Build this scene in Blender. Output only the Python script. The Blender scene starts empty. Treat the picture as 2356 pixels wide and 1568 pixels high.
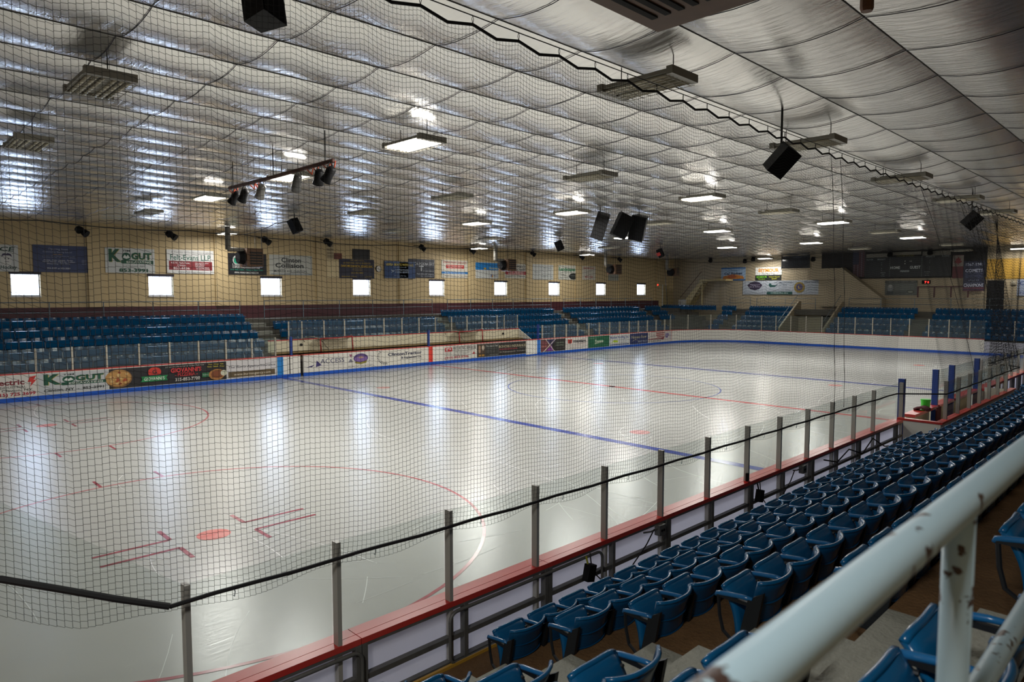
import bpy, math, random
from mathutils import Vector, Matrix
random.seed(7)
sc = bpy.context.scene
col = sc.collection
R = math.radians

# ------------------------------------------------------------------ camera
cam_d = bpy.data.cameras.new('camera')
cam = bpy.data.objects.new('camera', cam_d); col.objects.link(cam)
CAM = Vector((-23.9986, -5.3788, 4.0544)); YAW = 0.7988; PITCH = -0.0685
fw = Vector((math.cos(PITCH)*math.cos(YAW), math.cos(PITCH)*math.sin(YAW), math.sin(PITCH)))
cam.location = CAM
cam.rotation_euler = fw.to_track_quat('-Z', 'Y').to_euler()
cam_d.sensor_width = 36.0; cam_d.lens = 36.0*1572.9/2356.0
cam_d.clip_start = 0.05; cam_d.clip_end = 300
cam_d.dof.use_dof = True; cam_d.dof.focus_distance = 13.0; cam_d.dof.aperture_fstop = 3.2
sc.camera = cam

# ------------------------------------------------------------------ world / exposure
w = bpy.data.worlds.new('world'); sc.world = w; w.use_nodes = True
w.node_tree.nodes['Background'].inputs[0].default_value = (0.75, 0.82, 1.0, 1)
w.node_tree.nodes['Background'].inputs[1].default_value = 1.0
sc.view_settings.view_transform = 'Standard'; sc.view_settings.look = 'None'
sc.view_settings.gamma = 1.0; sc.view_settings.use_curve_mapping = False
sc.view_settings.exposure = 0.0
LAMP_W = 370.0      # watts of one lit six-tube light
WIN_L = 17.0         # radiance of the daylit window panes
cy = sc.cycles
cy.max_bounces = 7; cy.diffuse_bounces = 4; cy.glossy_bounces = 4; cy.transmission_bounces = 4
cy.transparent_max_bounces = 24; cy.sample_clamp_indirect = 6.0; cy.blur_glossy = 0.5
cy.caustics_reflective = True; cy.caustics_refractive = False

# ------------------------------------------------------------------ materials
def lin(h):
    h = h.lstrip('#'); o = []
    for i in (0, 2, 4):
        c = int(h[i:i+2], 16)/255.0
        o.append(c/12.92 if c <= 0.04045 else ((c+0.055)/1.055)**2.4)
    return (o[0], o[1], o[2], 1)
MATS = {}
def mat(name, colr, rough=0.5, metal=0.0, spec=0.5, emit=0.0, noise=None, bump=None):
    """noise=(scale, amount, colour2)  bump=(scale, strength)"""
    if name in MATS: return MATS[name]
    m = bpy.data.materials.new(name); m.use_nodes = True; MATS[name] = m
    nt = m.node_tree; b = nt.nodes['Principled BSDF']
    c = lin(colr) if isinstance(colr, str) else colr
    b.inputs['Base Color'].default_value = c
    b.inputs['Roughness'].default_value = rough; b.inputs['Metallic'].default_value = metal
    b.inputs['Specular IOR Level'].default_value = spec
    if emit:
        b.inputs['Emission Color'].default_value = c; b.inputs['Emission Strength'].default_value = emit
    m.diffuse_color = c
    if noise or bump:
        tc = nt.nodes.new('ShaderNodeTexCoord')
    if noise:
        n = nt.nodes.new('ShaderNodeTexNoise'); n.inputs['Scale'].default_value = noise[0]
        n.inputs['Detail'].default_value = 6; n.inputs['Roughness'].default_value = 0.65
        mp = nt.nodes.new('ShaderNodeMapping')
        if len(noise) > 3: mp.inputs['Scale'].default_value = noise[3]
        nt.links.new(tc.outputs['Object'], mp.inputs[0]); nt.links.new(mp.outputs[0], n.inputs['Vector'])
        rp = nt.nodes.new('ShaderNodeMapRange'); rp.inputs[1].default_value = 0.35; rp.inputs[2].default_value = 0.7
        rp.inputs[4].default_value = noise[1]
        nt.links.new(n.outputs[0], rp.inputs[0])
        mx = nt.nodes.new('ShaderNodeMix'); mx.data_type = 'RGBA'
        mx.inputs[6].default_value = c; mx.inputs[7].default_value = lin(noise[2])
        nt.links.new(rp.outputs[0], mx.inputs[0]); nt.links.new(mx.outputs[2], b.inputs['Base Color'])
    if bump:
        n = nt.nodes.new('ShaderNodeTexNoise'); n.inputs['Scale'].default_value = bump[0]; n.inputs['Detail'].default_value = 4
        mp = nt.nodes.new('ShaderNodeMapping')
        if len(bump) > 2: mp.inputs['Scale'].default_value = bump[2]
        nt.links.new(tc.outputs['Object'], mp.inputs[0]); nt.links.new(mp.outputs[0], n.inputs['Vector'])
        bp = nt.nodes.new('ShaderNodeBump'); bp.inputs['Strength'].default_value = bump[1]; bp.inputs['Distance'].default_value = 0.05
        nt.links.new(n.outputs[0], bp.inputs['Height']); nt.links.new(bp.outputs[0], b.inputs['Normal'])
    return m
def paint(hexc, rough=0.45):
    return mat('paint_'+hexc.lstrip('#'), hexc, rough)

def ice_mat():
    m = bpy.data.materials.new('ice'); m.use_nodes = True; MATS['ice'] = m
    nt = m.node_tree; N = nt.nodes.new; L = nt.links.new; b = nt.nodes['Principled BSDF']
    tc = N('ShaderNodeTexCoord')
    n = N('ShaderNodeTexNoise'); n.inputs['Scale'].default_value = 0.22; n.inputs['Detail'].default_value = 5
    L(tc.outputs['Object'], n.inputs['Vector'])
    mx = N('ShaderNodeMix'); mx.data_type = 'RGBA'
    mx.inputs[6].default_value = lin('#bcbdb9'); mx.inputs[7].default_value = lin('#adaeaa')
    L(n.outputs[0], mx.inputs[0])
    # fine skate scratches: thin stretched noise
    mp = N('ShaderNodeMapping'); mp.inputs['Scale'].default_value = (1.2, 14, 1); mp.inputs['Rotation'].default_value = (0, 0, 0.35)
    L(tc.outputs['Object'], mp.inputs[0])
    s = N('ShaderNodeTexNoise'); s.inputs['Scale'].default_value = 1.6; s.inputs['Detail'].default_value = 8; s.inputs['Roughness'].default_value = 0.7
    s.inputs['Distortion'].default_value = 0.6
    L(mp.outputs[0], s.inputs['Vector'])
    rp = N('ShaderNodeMapRange'); rp.inputs[1].default_value = 0.62; rp.inputs[2].default_value = 0.72; rp.inputs[4].default_value = 0.35
    L(s.outputs[0], rp.inputs[0])
    mx2 = N('ShaderNodeMix'); mx2.data_type = 'RGBA'; mx2.inputs[7].default_value = lin('#cdcecb')
    L(rp.outputs[0], mx2.inputs[0]); L(mx.outputs[2], mx2.inputs[6]); L(mx2.outputs[2], b.inputs['Base Color'])
    rr = N('ShaderNodeMapRange'); rr.inputs[3].default_value = 0.16; rr.inputs[4].default_value = 0.27
    L(n.outputs[0], rr.inputs[0]); L(rr.outputs[0], b.inputs['Roughness'])
    bp = N('ShaderNodeBump'); bp.inputs['Strength'].default_value = 0.10; bp.inputs['Distance'].default_value = 0.02
    L(s.outputs[0], bp.inputs['Height']); L(bp.outputs[0], b.inputs['Normal'])
    b.inputs['IOR'].default_value = 1.34
    return m
def line_mat(name, hexc, hex2):
    m = mat(name, hexc, 0.22, spec=0.3, noise=(1.3, 0.75, hex2))
    return m
def foil_mat():
    m = bpy.data.materials.new('ceiling_foil'); m.use_nodes = True; MATS['foil'] = m
    nt = m.node_tree; N = nt.nodes.new; L = nt.links.new; b = nt.nodes['Principled BSDF']
    b.inputs['Base Color'].default_value = lin('#e2e0db'); b.inputs['Metallic'].default_value = 0.78
    b.inputs['Roughness'].default_value = 0.27
    tc = N('ShaderNodeTexCoord')
    mp = N('ShaderNodeMapping'); mp.inputs['Scale'].default_value = (5.0, 0.8, 1)
    mp.inputs['Rotation'].default_value = (0, 0, 0.12)
    L(tc.outputs['Object'], mp.inputs[0])
    n = N('ShaderNodeTexNoise'); n.inputs['Scale'].default_value = 1.9; n.inputs['Detail'].default_value = 5; n.inputs['Roughness'].default_value = 0.6
    n.inputs['Distortion'].default_value = 0.8
    L(mp.outputs[0], n.inputs['Vector'])
    bp = N('ShaderNodeBump'); bp.inputs['Strength'].default_value = 0.22; bp.inputs['Distance'].default_value = 0.05
    L(n.outputs[0], bp.inputs['Height']); L(bp.outputs[0], b.inputs['Normal'])
    n2 = N('ShaderNodeTexNoise'); n2.inputs['Scale'].default_value = 0.5; L(tc.outputs['Object'], n2.inputs['Vector'])
    rr = N('ShaderNodeMapRange'); rr.inputs[3].default_value = 0.17; rr.inputs[4].default_value = 0.25
    L(n2.outputs[0], rr.inputs[0]); L(rr.outputs[0], b.inputs['Roughness'])
    return m
def glass_mat(name, tint, haze):
    m = bpy.data.materials.new(name); m.use_nodes = True; MATS[name] = m
    nt = m.node_tree; N = nt.nodes.new; L = nt.links.new
    for q in list(nt.nodes):
        if q.type != 'OUTPUT_MATERIAL': nt.nodes.remove(q)
    out = [q for q in nt.nodes if q.type == 'OUTPUT_MATERIAL'][0]
    t = N('ShaderNodeBsdfTransparent'); t.inputs[0].default_value = tint
    d = N('ShaderNodeBsdfDiffuse'); d.inputs[0].default_value = (0.55, 0.6, 0.58, 1)
    g = N('ShaderNodeBsdfGlossy'); g.inputs['Roughness'].default_value = 0.03
    f = N('ShaderNodeFresnel'); f.inputs[0].default_value = 1.35
    m1 = N('ShaderNodeMixShader'); m1.inputs[0].default_value = haze
    L(t.outputs[0], m1.inputs[1]); L(d.outputs[0], m1.inputs[2])
    ge = N('ShaderNodeNewGeometry'); iv = N('ShaderNodeMath'); iv.operation = 'SUBTRACT'; iv.inputs[0].default_value = 1.0; L(ge.outputs['Backfacing'], iv.inputs[1])
    fm = N('ShaderNodeMath'); fm.operation = 'MULTIPLY'; L(f.outputs[0], fm.inputs[0]); L(iv.outputs[0], fm.inputs[1])   # reflect at the outer faces only
    m2 = N('ShaderNodeMixShader'); L(fm.outputs[0], m2.inputs[0]); L(m1.outputs[0], m2.inputs[1]); L(g.outputs[0], m2.inputs[2])
    L(m2.outputs[0], out.inputs[0])
    return m
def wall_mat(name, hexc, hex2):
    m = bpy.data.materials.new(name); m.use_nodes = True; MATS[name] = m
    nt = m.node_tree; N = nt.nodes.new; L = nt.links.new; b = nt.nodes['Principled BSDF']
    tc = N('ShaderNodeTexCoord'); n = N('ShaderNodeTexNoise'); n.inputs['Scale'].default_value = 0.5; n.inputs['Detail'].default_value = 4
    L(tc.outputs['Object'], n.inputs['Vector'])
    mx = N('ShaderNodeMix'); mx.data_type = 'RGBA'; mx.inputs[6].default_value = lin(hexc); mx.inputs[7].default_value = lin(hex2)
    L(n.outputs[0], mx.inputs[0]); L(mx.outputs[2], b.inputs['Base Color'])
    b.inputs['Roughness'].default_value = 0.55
    # painted concrete block coursing as fine relief (blocks are ~4 px tall in the photo)
    sp = N('ShaderNodeSeparateXYZ'); L(tc.outputs['Object'], sp.inputs[0])
    wv = N('ShaderNodeMath'); wv.operation = 'MULTIPLY'; wv.inputs[1].default_value = 5.0; L(sp.outputs[2], wv.inputs[0])
    fr = N('ShaderNodeMath'); fr.operation = 'FRACT'; L(wv.outputs[0], fr.inputs[0])
    lt = N('ShaderNodeMath'); lt.operation = 'GREATER_THAN'; lt.inputs[1].default_value = 0.08; L(fr.outputs[0], lt.inputs[0])
    bp = N('ShaderNodeBump'); bp.inputs['Strength'].default_value = 0.5; bp.inputs['Distance'].default_value = 0.01
    L(lt.outputs[0], bp.inputs['Height']); L(bp.outputs[0], b.inputs['Normal'])
    return m
def rail_mat():
    m = bpy.data.materials.new('chipped_blue_paint'); m.use_nodes = True; MATS['rail'] = m
    nt = m.node_tree; N = nt.nodes.new; L = nt.links.new; b = nt.nodes['Principled BSDF']
    tc = N('ShaderNodeTexCoord')
    n = N('ShaderNodeTexNoise'); n.inputs['Scale'].default_value = 26; n.inputs['Detail'].default_value = 3
    n2 = N('ShaderNodeTexNoise'); n2.inputs['Scale'].default_value = 4.5; n2.inputs['Detail'].default_value = 1
    L(tc.outputs['Object'], n.inputs['Vector']); L(tc.outputs['Object'], n2.inputs['Vector'])
    ml = N('ShaderNodeMath'); ml.operation = 'MULTIPLY'; L(n.outputs[0], ml.inputs[0]); L(n2.outputs[0], ml.inputs[1])
    rp = N('ShaderNodeMapRange'); rp.inputs[1].default_value = 0.345; rp.inputs[2].default_value = 0.36; L(ml.outputs[0], rp.inputs[0])
    mx = N('ShaderNodeMix'); mx.data_type = 'RGBA'; mx.inputs[6].default_value = lin('#a6c0cc'); mx.inputs[7].default_value = lin('#43332d')
    L(rp.outputs[0], mx.inputs[0]); L(mx.outputs[2], b.inputs['Base Color']); b.inputs['Roughness'].default_value = 0.32
    return m
ICE = ice_mat(); FOIL = foil_mat()
GLASS = glass_mat('rink_glass', (0.935, 0.958, 0.948, 1), 0.03)
GLASSF = glass_mat('rink_glass_hazy', (0.88, 0.92, 0.90, 1), 0.045)
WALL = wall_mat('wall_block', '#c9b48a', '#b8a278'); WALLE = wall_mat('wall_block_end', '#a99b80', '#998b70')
MAROON = mat('maroon_paint', '#4a2027', 0.5)
SEATB = mat('seat_plastic', '#07446b', 0.24, spec=0.4, noise=(2.5, 0.5, '#053a5d'))
SEATF = mat('seat_plastic_lit', '#0a5482', 0.22, spec=0.4, noise=(2.5, 0.5, '#084a74'))  # same plastic as the backs, coloured lighter as the lit side
ARM = mat('armrest_plastic', '#1d5f93', 0.22)
IRON = mat('seat_iron', '#1b1f24', 0.5, 0.3)
ALU = mat('aluminium_post', '#a3a19a', 0.4, 0.15)
ALUF = mat('aluminium_far', '#b9b2a2', 0.5, 0.3)
STEEL = mat('galvanised_frame', '#6b6b68', 0.6, 0.3, noise=(6, 0.6, '#4c4b49'))
CAPR = mat('red_cap_rail', '#c23a33', 0.33, noise=(3, 0.5, '#a82f2a'))
HDPE = mat('white_board_plastic', '#e8e8f0', 0.45, noise=(1.2, 0.4, '#d6d7e4'))
def translucent_board(m):
    # polyethylene sheet lets some of the light from the ice side through
    nt = m.node_tree; N = nt.nodes.new; L = nt.links.new; b = nt.nodes['Principled BSDF']
    out = [q for q in nt.nodes if q.type == 'OUTPUT_MATERIAL'][0]
    t = N('ShaderNodeBsdfTranslucent'); t.inputs[0].default_value = lin('#e2e4f0')
    mx = N('ShaderNodeMixShader'); mx.inputs[0].default_value = 0.6
    L(b.outputs[0], mx.inputs[1]); L(t.outputs[0], mx.inputs[2]); L(mx.outputs[0], out.inputs[0])
translucent_board(HDPE)
BWHITE = mat('far_board_white', '#dedbd2', 0.4)
KICK = mat('blue_kick_plate', '#0b4fb3', 0.4)
YEL = mat('yellow_kick_plate', '#b98f35', 0.45)
CONC = mat('concrete_brown', '#6e5130', 0.85, noise=(2.2, 0.8, '#4c3519'), bump=(30, 0.3))
STEPC = mat('aisle_concrete', '#93948a', 0.8, noise=(5, 0.5, '#777a71'), bump=(40, 0.25))
RAIL = rail_mat()
GALV = mat('galvanised_pipe', '#6f7c84', 0.45, 0.5)
NETM = mat('black_net_cord', '#15171b', 0.8)
ROPE = mat('black_net_border', '#0e1014', 0.75)
BLACK = mat('black_cabinet', '#0b0b0c', 0.6, spec=0.2)
DARK = mat('dark_metal', '#22211f', 0.5, 0.4)
RUST = mat('rusty_pipe', '#4a2f27', 0.7)
HEAT = mat('heater_brown', '#6a4c33', 0.55, 0.15, noise=(3, 0.5, '#523a28'))
HOUS = mat('fixture_housing', '#8b897f', 0.45, 0.2)
TUBEOFF = mat('unlit_tube', '#d6d0ba', 0.3)
TUBEON = mat('lit_tube', (1.0, 0.95, 0.86, 1), 0.3, emit=14.0)
PANE = mat('daylit_pane', (0.58, 0.73, 1.0, 1), 0.3, emit=WIN_L)
CABLE = mat('black_cable', '#131316', 0.6)
REDN = mat('goal_red', '#9c2f2c', 0.4)
NETW = mat('goal_netting', '#b7ac93', 0.8)
ORANGE = mat('orange_cord', '#c04a22', 0.6)

# ------------------------------------------------------------------ mesh helpers
class MB:
    def __init__(s): s.v = []; s.f = []
    def add(s, vs, fs):
        o = len(s.v); s.v.extend([tuple(q) for q in vs]); s.f.extend([tuple(i+o for i in f) for f in fs]); return s
    def box(s, x0, x1, y0, y1, z0, z1):
        return s.add([(x0,y0,z0),(x1,y0,z0),(x1,y1,z0),(x0,y1,z0),(x0,y0,z1),(x1,y0,z1),(x1,y1,z1),(x0,y1,z1)],
                     [(3,2,1,0),(4,5,6,7),(0,1,5,4),(1,2,6,5),(2,3,7,6),(3,0,4,7)])
    def obox(s, c, size, M=None):
        hx, hy, hz = size[0]/2, size[1]/2, size[2]/2; c = Vector(c); vs = []
        for z in (-hz, hz):
            for x, y in ((-hx,-hy),(hx,-hy),(hx,hy),(-hx,hy)):
                p = Vector((x, y, z)); vs.append(c+(M @ p if M else p))
        return s.add(vs, [(3,2,1,0),(4,5,6,7),(0,1,5,4),(1,2,6,5),(2,3,7,6),(3,0,4,7)])
    def tube(s, pts, r, n=8, cap=True):
        pts = [Vector(p) for p in pts]; rs = r if isinstance(r, (list, tuple)) else [r]*len(pts)
        rings = []; prev = None
        for i, p in enumerate(pts):
            t = (pts[min(i+1, len(pts)-1)]-pts[max(i-1, 0)]).normalized()
            a = Vector((0, 0, 1)) if abs(t.z) < 0.95 else Vector((1, 0, 0))
            u = t.cross(a).normalized()
            if prev is not None:
                q = prev - t*prev.dot(t)
                if q.length > 1e-5: u = q.normalized()
            prev = u; v = t.cross(u)
            rings.append([p+(u*math.cos(2*math.pi*k/n)+v*math.sin(2*math.pi*k/n))*rs[i] for k in range(n)])
        vs = [q for rg in rings for q in rg]; fs = []
        for i in range(len(rings)-1):
            for k in range(n):
                a = i*n+k; b = i*n+(k+1) % n
                fs.append((a, b, b+n, a+n))
        if cap:
            fs.append(tuple(range(n-1, -1, -1))); fs.append(tuple(range((len(rings)-1)*n, len(rings)*n)))
        return s.add(vs, fs)
    def prism(s, poly, axis, a0, a1):
        """poly: 2-D points in the two remaining axes (order x,y,z without axis), extruded a0..a1"""
        n = len(poly); vs = []
        for a in (a0, a1):
            for p in poly:
                q = list(p); q.insert(axis, a); vs.append(q)
        fs = [tuple(range(n)), tuple(range(2*n-1, n-1, -1))]
        for i in range(n): fs.append((i, (i+1) % n, n+(i+1) % n, n+i))
        return s.add(vs, fs)
    def grid(s, fn, nu, nv, thick=0.0):
        """fn(u,v)->(point, normal) ; closed slab when thick"""
        top = [fn(i/nu, j/nv) for j in range(nv+1) for i in range(nu+1)]
        W = nu+1; o = len(s.v); fs = []
        vs = [Vector(p) for p, n in top]
        for j in range(nv):
            for i in range(nu):
                a = j*W+i; fs.append((a, a+1, a+W+1, a+W))
        if thick:
            k = len(vs); vs += [Vector(p)-Vector(n)*thick for p, n in top]
            for j in range(nv):
                for i in range(nu):
                    a = k+j*W+i; fs.append((a+W, a+W+1, a+1, a))
            edge = [i for i in range(W)]+[j*W+nu for j in range(1, nv+1)]+[nv*W+i for i in range(nu-1, -1, -1)]+[j*W for j in range(nv-1, 0, -1)]
            for i in range(len(edge)):
                a, b = edge[i], edge[(i+1) % len(edge)]; fs.append((b, a, k+a, k+b))
        return s.add(vs, fs)
    def disc(s, c, u, v, ru, rv, n=20):
        c, u, v = Vector(c), Vector(u), Vector(v)
        return s.add([c+u*ru*math.cos(2*math.pi*k/n)+v*rv*math.sin(2*math.pi*k/n) for k in range(n)], [tuple(range(n))])
    def mesh(s, name, m, smooth=False):
        me = bpy.data.meshes.new(name); me.from_pydata(s.v, [], s.f)
        if m: me.materials.append(m)
        if smooth: me.polygons.foreach_set('use_smooth', [True]*len(me.polygons))
        me.update(); return me
    def build(s, name, m, parent=None, local=False, smooth=False):
        """world-coordinate vertices; with a parent they are shifted to the parent's own frame"""
        off = Vector((0, 0, 0))
        if not local:
            if parent is not None:
                q = parent
                while q is not None: off += q.location; q = q.parent
            elif s.v:
                xs = [p[0] for p in s.v]; ys = [p[1] for p in s.v]; zs = [p[2] for p in s.v]
                off = Vector(((min(xs)+max(xs))/2, (min(ys)+max(ys))/2, min(zs)))
            s.v = [(p[0]-off.x, p[1]-off.y, p[2]-off.z) for p in s.v]
        o = bpy.data.objects.new(name, s.mesh(name, m, smooth)); col.objects.link(o)
        if parent is not None: o.parent = parent
        elif not local: o.location = off
        return o
def inst(name, me, parent, loc=(0,0,0), rot=(0,0,0), scale=(1,1,1)):
    o = bpy.data.objects.new(name, me); col.objects.link(o); o.parent = parent
    o.location = loc; o.rotation_euler = rot; o.scale = scale
    return o
def tag(o, label=None, cat=None, group=None, kind=None):
    if label: o['label'] = label
    if cat: o['category'] = cat
    if group: o['group'] = group
    if kind: o['kind'] = kind
    return o
def thing(name, loc, label=None, cat=None, group=None, rotz=0, kind=None):
    o = bpy.data.objects.new(name, None); col.objects.link(o); o.empty_display_size = 0.2
    o.location = loc; o.rotation_euler = (0, 0, rotz)
    return tag(o, label, cat, group, kind)
ORD1 = ['','first','second','third','fourth','fifth','sixth','seventh','eighth','ninth','tenth','eleventh','twelfth','thirteenth','fourteenth','fifteenth','sixteenth','seventeenth','eighteenth','nineteenth']
TENS = ['','','twent','thirt','fort','fift','sixt','sevent','eight','ninet']
def ordw(n):
    if n < 20: return ORD1[n]
    return TENS[n//10]+'ieth' if n % 10 == 0 else TENS[n//10]+'y-'+ORD1[n % 10]

# ------------------------------------------------------------------ dimensions (metres)
WID = 25.908            # rink width, near boards at y=0
YW = 32.9; XE = 36.0    # far wall, end wall
XL = -36.0; YN = -8.4   # walls behind the camera
ZC = 7.5                # ceiling
XEND = 30.1; RC = 5.2   # far end boards and their corner radius
BLUE = 8.95; EZ = 19.72 # blue lines, end-zone dots
YLO = WID/2-6.706; YHI = WID/2+6.706

# ================================================================== SETTING
fl = MB().add([(XL, YN, 0), (XE, YN, 0), (XE, YW, 0), (XL, YW, 0)], [(0, 1, 2, 3)]).build('floor', ICE)
tag(fl, 'smooth white ice sheet marked with red and blue lines', kind='structure')
CIRC_R = 4.572
REDL = line_mat('ice_red_line', '#c0565b', '#cf9793'); BLUL = line_mat('ice_blue_line', '#3a4a9c', '#6773ad'); DBLU = line_mat('ice_thin_blue', '#5d6aa6', '#9aa0b8')
CIRM = line_mat('ice_circle_red', '#a8525c', '#cf9f9c')
PINK = line_mat('ice_faded_red', '#c98a88', '#d3b3ac'); REDD = line_mat('ice_red_dot', '#d0645e', '#d9a7a2'); MARK = line_mat('ice_hash_red', '#8e3c49', '#b3727a')
def flat(name, poly, m, z=0.003):
    return MB().add([(x, y, z) for x, y in poly], [tuple(range(len(poly)))]).build(name, m, fl)
def band(x, wd, y0=0.0, y1=WID): return [(x-wd/2, y0), (x+wd/2, y0), (x+wd/2, y1), (x-wd/2, y1)]
flat('centre_line', band(0, 0.26), REDL); flat('blue_line', band(-BLUE, 0.3), BLUL); flat('blue_line', band(BLUE, 0.3), BLUL)
def ring(name, cx, cyy, r, wd, m, a0=0, a1=360):
    mb = MB(); n = 96; vs = []; fs = []
    for k in range(n+1):
        a = R(a0+(a1-a0)*k/n)
        vs += [(cx+(r-wd/2)*math.cos(a), cyy+(r-wd/2)*math.sin(a), 0.003), (cx+(r+wd/2)*math.cos(a), cyy+(r+wd/2)*math.sin(a), 0.003)]
    for k in range(n): fs.append((2*k, 2*k+1, 2*k+3, 2*k+2))
    return mb.add(vs, fs).build(name, m, fl)
ring('centre_circle', 0, WID/2, CIRC_R, 0.06, DBLU)
for y in (YLO, YHI):
    ring('faceoff_circle', -EZ, y, CIRC_R, 0.06, CIRM)
    flat('faceoff_dot', [(-EZ+0.27*math.cos(R(a)), y+0.27*math.sin(R(a))) for a in range(0, 360, 15)], REDD)
    for sx in (-1, 1):
        for sy in (-1, 1):
            bx, by = -EZ+sx*0.62, y+sy*0.24
            flat('hash_mark', [(bx, by-0.035), (bx+sx*1.13, by-0.035), (bx+sx*1.13, by+0.035), (bx, by+0.035)], MARK)
            flat('hash_mark', [(bx-0.035, by), (bx+0.035, by), (bx+0.035, by+sy*0.57), (bx-0.035, by+sy*0.57)], MARK)
            hx = -EZ+sx*0.61
            hy = y+sy*(CIRC_R-0.02)
            flat('hash_mark', [(hx-0.03, hy), (hx+0.03, hy), (hx+0.03, hy+sy*0.6), (hx-0.03, hy+sy*0.6)], MARK)
    for x in (-BLUE+1.524, BLUE-1.524):
        flat('neutral_dot', [(x+0.3*math.cos(R(a)), y+0.3*math.sin(R(a))) for a in range(0, 360, 15)], PINK)
flat('faceoff_dot', [(EZ+0.3*math.cos(R(a)), YLO+0.3*math.sin(R(a))) for a in range(0, 360, 15)], REDD)
flat('centre_dot', [(0.15*math.cos(R(a)), WID/2+0.15*math.sin(R(a))) for a in range(0, 360, 20)], BLUL)

# skate scratches: countless thin white arcs, one piece of the ice
sc_ = MB(); rs = random.Random(11)
for k in range(260):
    cx_, cy_ = rs.uniform(-23, 24), rs.uniform(0.6, 25) if k > 90 else rs.uniform(0.5, 6); r_ = rs.uniform(1.5, 14); a_ = rs.uniform(0, 6.28); ln = rs.uniform(0.6, 3.5)/r_; wd = rs.uniform(0.003, 0.008)
    o = Vector((cx_-r_*math.cos(a_), cy_-r_*math.sin(a_), 0)); vs = []
    for q in range(9):
        an = a_+ln*(q/8-0.5)
        for rr_ in (r_-wd, r_+wd): vs.append((o.x+rr_*math.cos(an), min(max(o.y+rr_*math.sin(an), 0.05), WID-0.05), 0.002))
    sc_.add(vs, [(2*q, 2*q+1, 2*q+3, 2*q+2) for q in range(8)])
sc_.build('skate_scratch', mat('scratched_ice', '#d3d5d3', 0.35), fl)['kind'] = 'stuff'
# ---- walls
def hole_wall(name, x0, x1, z0, z1, holes, y0, y1, m):
    """wall in the XZ plane with rectangular holes (x0,x1,z0,z1), thickness y0..y1"""
    xs = sorted({x0, x1}|{h[0] for h in holes}|{h[1] for h in holes}); zs = sorted({z0, z1}|{h[2] for h in holes}|{h[3] for h in holes})
    mb = MB()
    for i in range(len(xs)-1):
        j = 0
        while j < len(zs)-1:
            cx_, cz_ = (xs[i]+xs[i+1])/2, (zs[j]+zs[j+1])/2
            if any(h[0] < cx_ < h[1] and h[2] < cz_ < h[3] for h in holes): j += 1; continue
            k = j
            while k+1 < len(zs)-1 and not any(h[0] < cx_ < h[1] and h[2] < (zs[k+1]+zs[k+2])/2 < h[3] for h in holes): k += 1
            mb.box(xs[i], xs[i+1], y0, y1, zs[j], zs[k+1]); j = k+1
    return tag(mb.build(name, m), kind='structure')
WINS = [(-18.58, 1.14), (-12.80, 1.2), (-6.85, 1.24), (-0.82, 1.26), (5.24, 1.3), (11.42, 1.3), (17.51, 1.28), (23.68, 1.3), (29.82, 1.34)]
WZ0, WZ1 = 3.97, 5.0
holes = [(x, x+ww, WZ0, WZ1) for x, ww in WINS]
far = hole_wall('wall_far', XL, XE+0.3, 0, ZC+0.1, holes, YW, YW+0.3, WALL)
tag(far, 'beige painted block wall with a row of small bright windows')
MB().box(XL, XE-2.6, YW-0.03, YW-0.002, 2.6, 3.42).build('base_band', MAROON, far)
for i in range(12):
    x = -21.2+6.05*i
    if x < 34: MB().box(x-0.35, x+0.35, YW-0.12, YW-0.002, 3.42, ZC).build('pilaster', WALL, far)
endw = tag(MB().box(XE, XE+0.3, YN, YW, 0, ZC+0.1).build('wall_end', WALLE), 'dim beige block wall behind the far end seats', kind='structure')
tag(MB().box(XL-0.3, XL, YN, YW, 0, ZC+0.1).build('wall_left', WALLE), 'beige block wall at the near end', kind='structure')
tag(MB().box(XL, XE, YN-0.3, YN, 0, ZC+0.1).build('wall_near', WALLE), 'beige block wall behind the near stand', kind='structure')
WFR = mat('window_frame_white', '#d6d6da', 0.5); WDK = mat('window_lintel', '#2a2430', 0.6)
for i, (x, ww) in enumerate(WINS):
    wn = thing('window_%d' % (i+1), (x+ww/2, YW+0.1, WZ0), 'small square daylit window, %s from the left in the far wall' % ordw(i+1), kind='structure')
    x1 = x+ww
    MB().box(x+0.02, x1-0.02, YW+0.2, YW+0.21, WZ0+0.02, WZ1-0.02).build('pane', PANE, wn)
    fr = MB(); t = 0.05
    fr.box(x, x1, YW+0.12, YW+0.18, WZ0, WZ0+t).box(x, x1, YW+0.12, YW+0.18, WZ1-t, WZ1)
    fr.box(x, x+t, YW+0.12, YW+0.18, WZ0+t, WZ1-t).box(x1-t, x1, YW+0.12, YW+0.18, WZ0+t, WZ1-t)
    fr.build('window_frame', WFR, wn)
    MB().box(x+0.03, x1-0.2, YW+0.10, YW+0.118, WZ0+0.14, WZ0+0.165).build('mullion', WDK, wn)
    MB().box(x1-0.2, x1-0.178, YW+0.10, YW+0.118, WZ0+0.14, WZ1-0.03).build('mullion', WDK, wn)
    MB().box(x-0.05, x1+0.05, YW-0.03, YW+0.1, WZ1-0.03, WZ1+0.09).build('lintel', WDK, wn)
    MB().box(x-0.02, x1+0.02, YW-0.05, YW+0.1, WZ0-0.06, WZ0).build('window_sill', WFR, wn)

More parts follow.
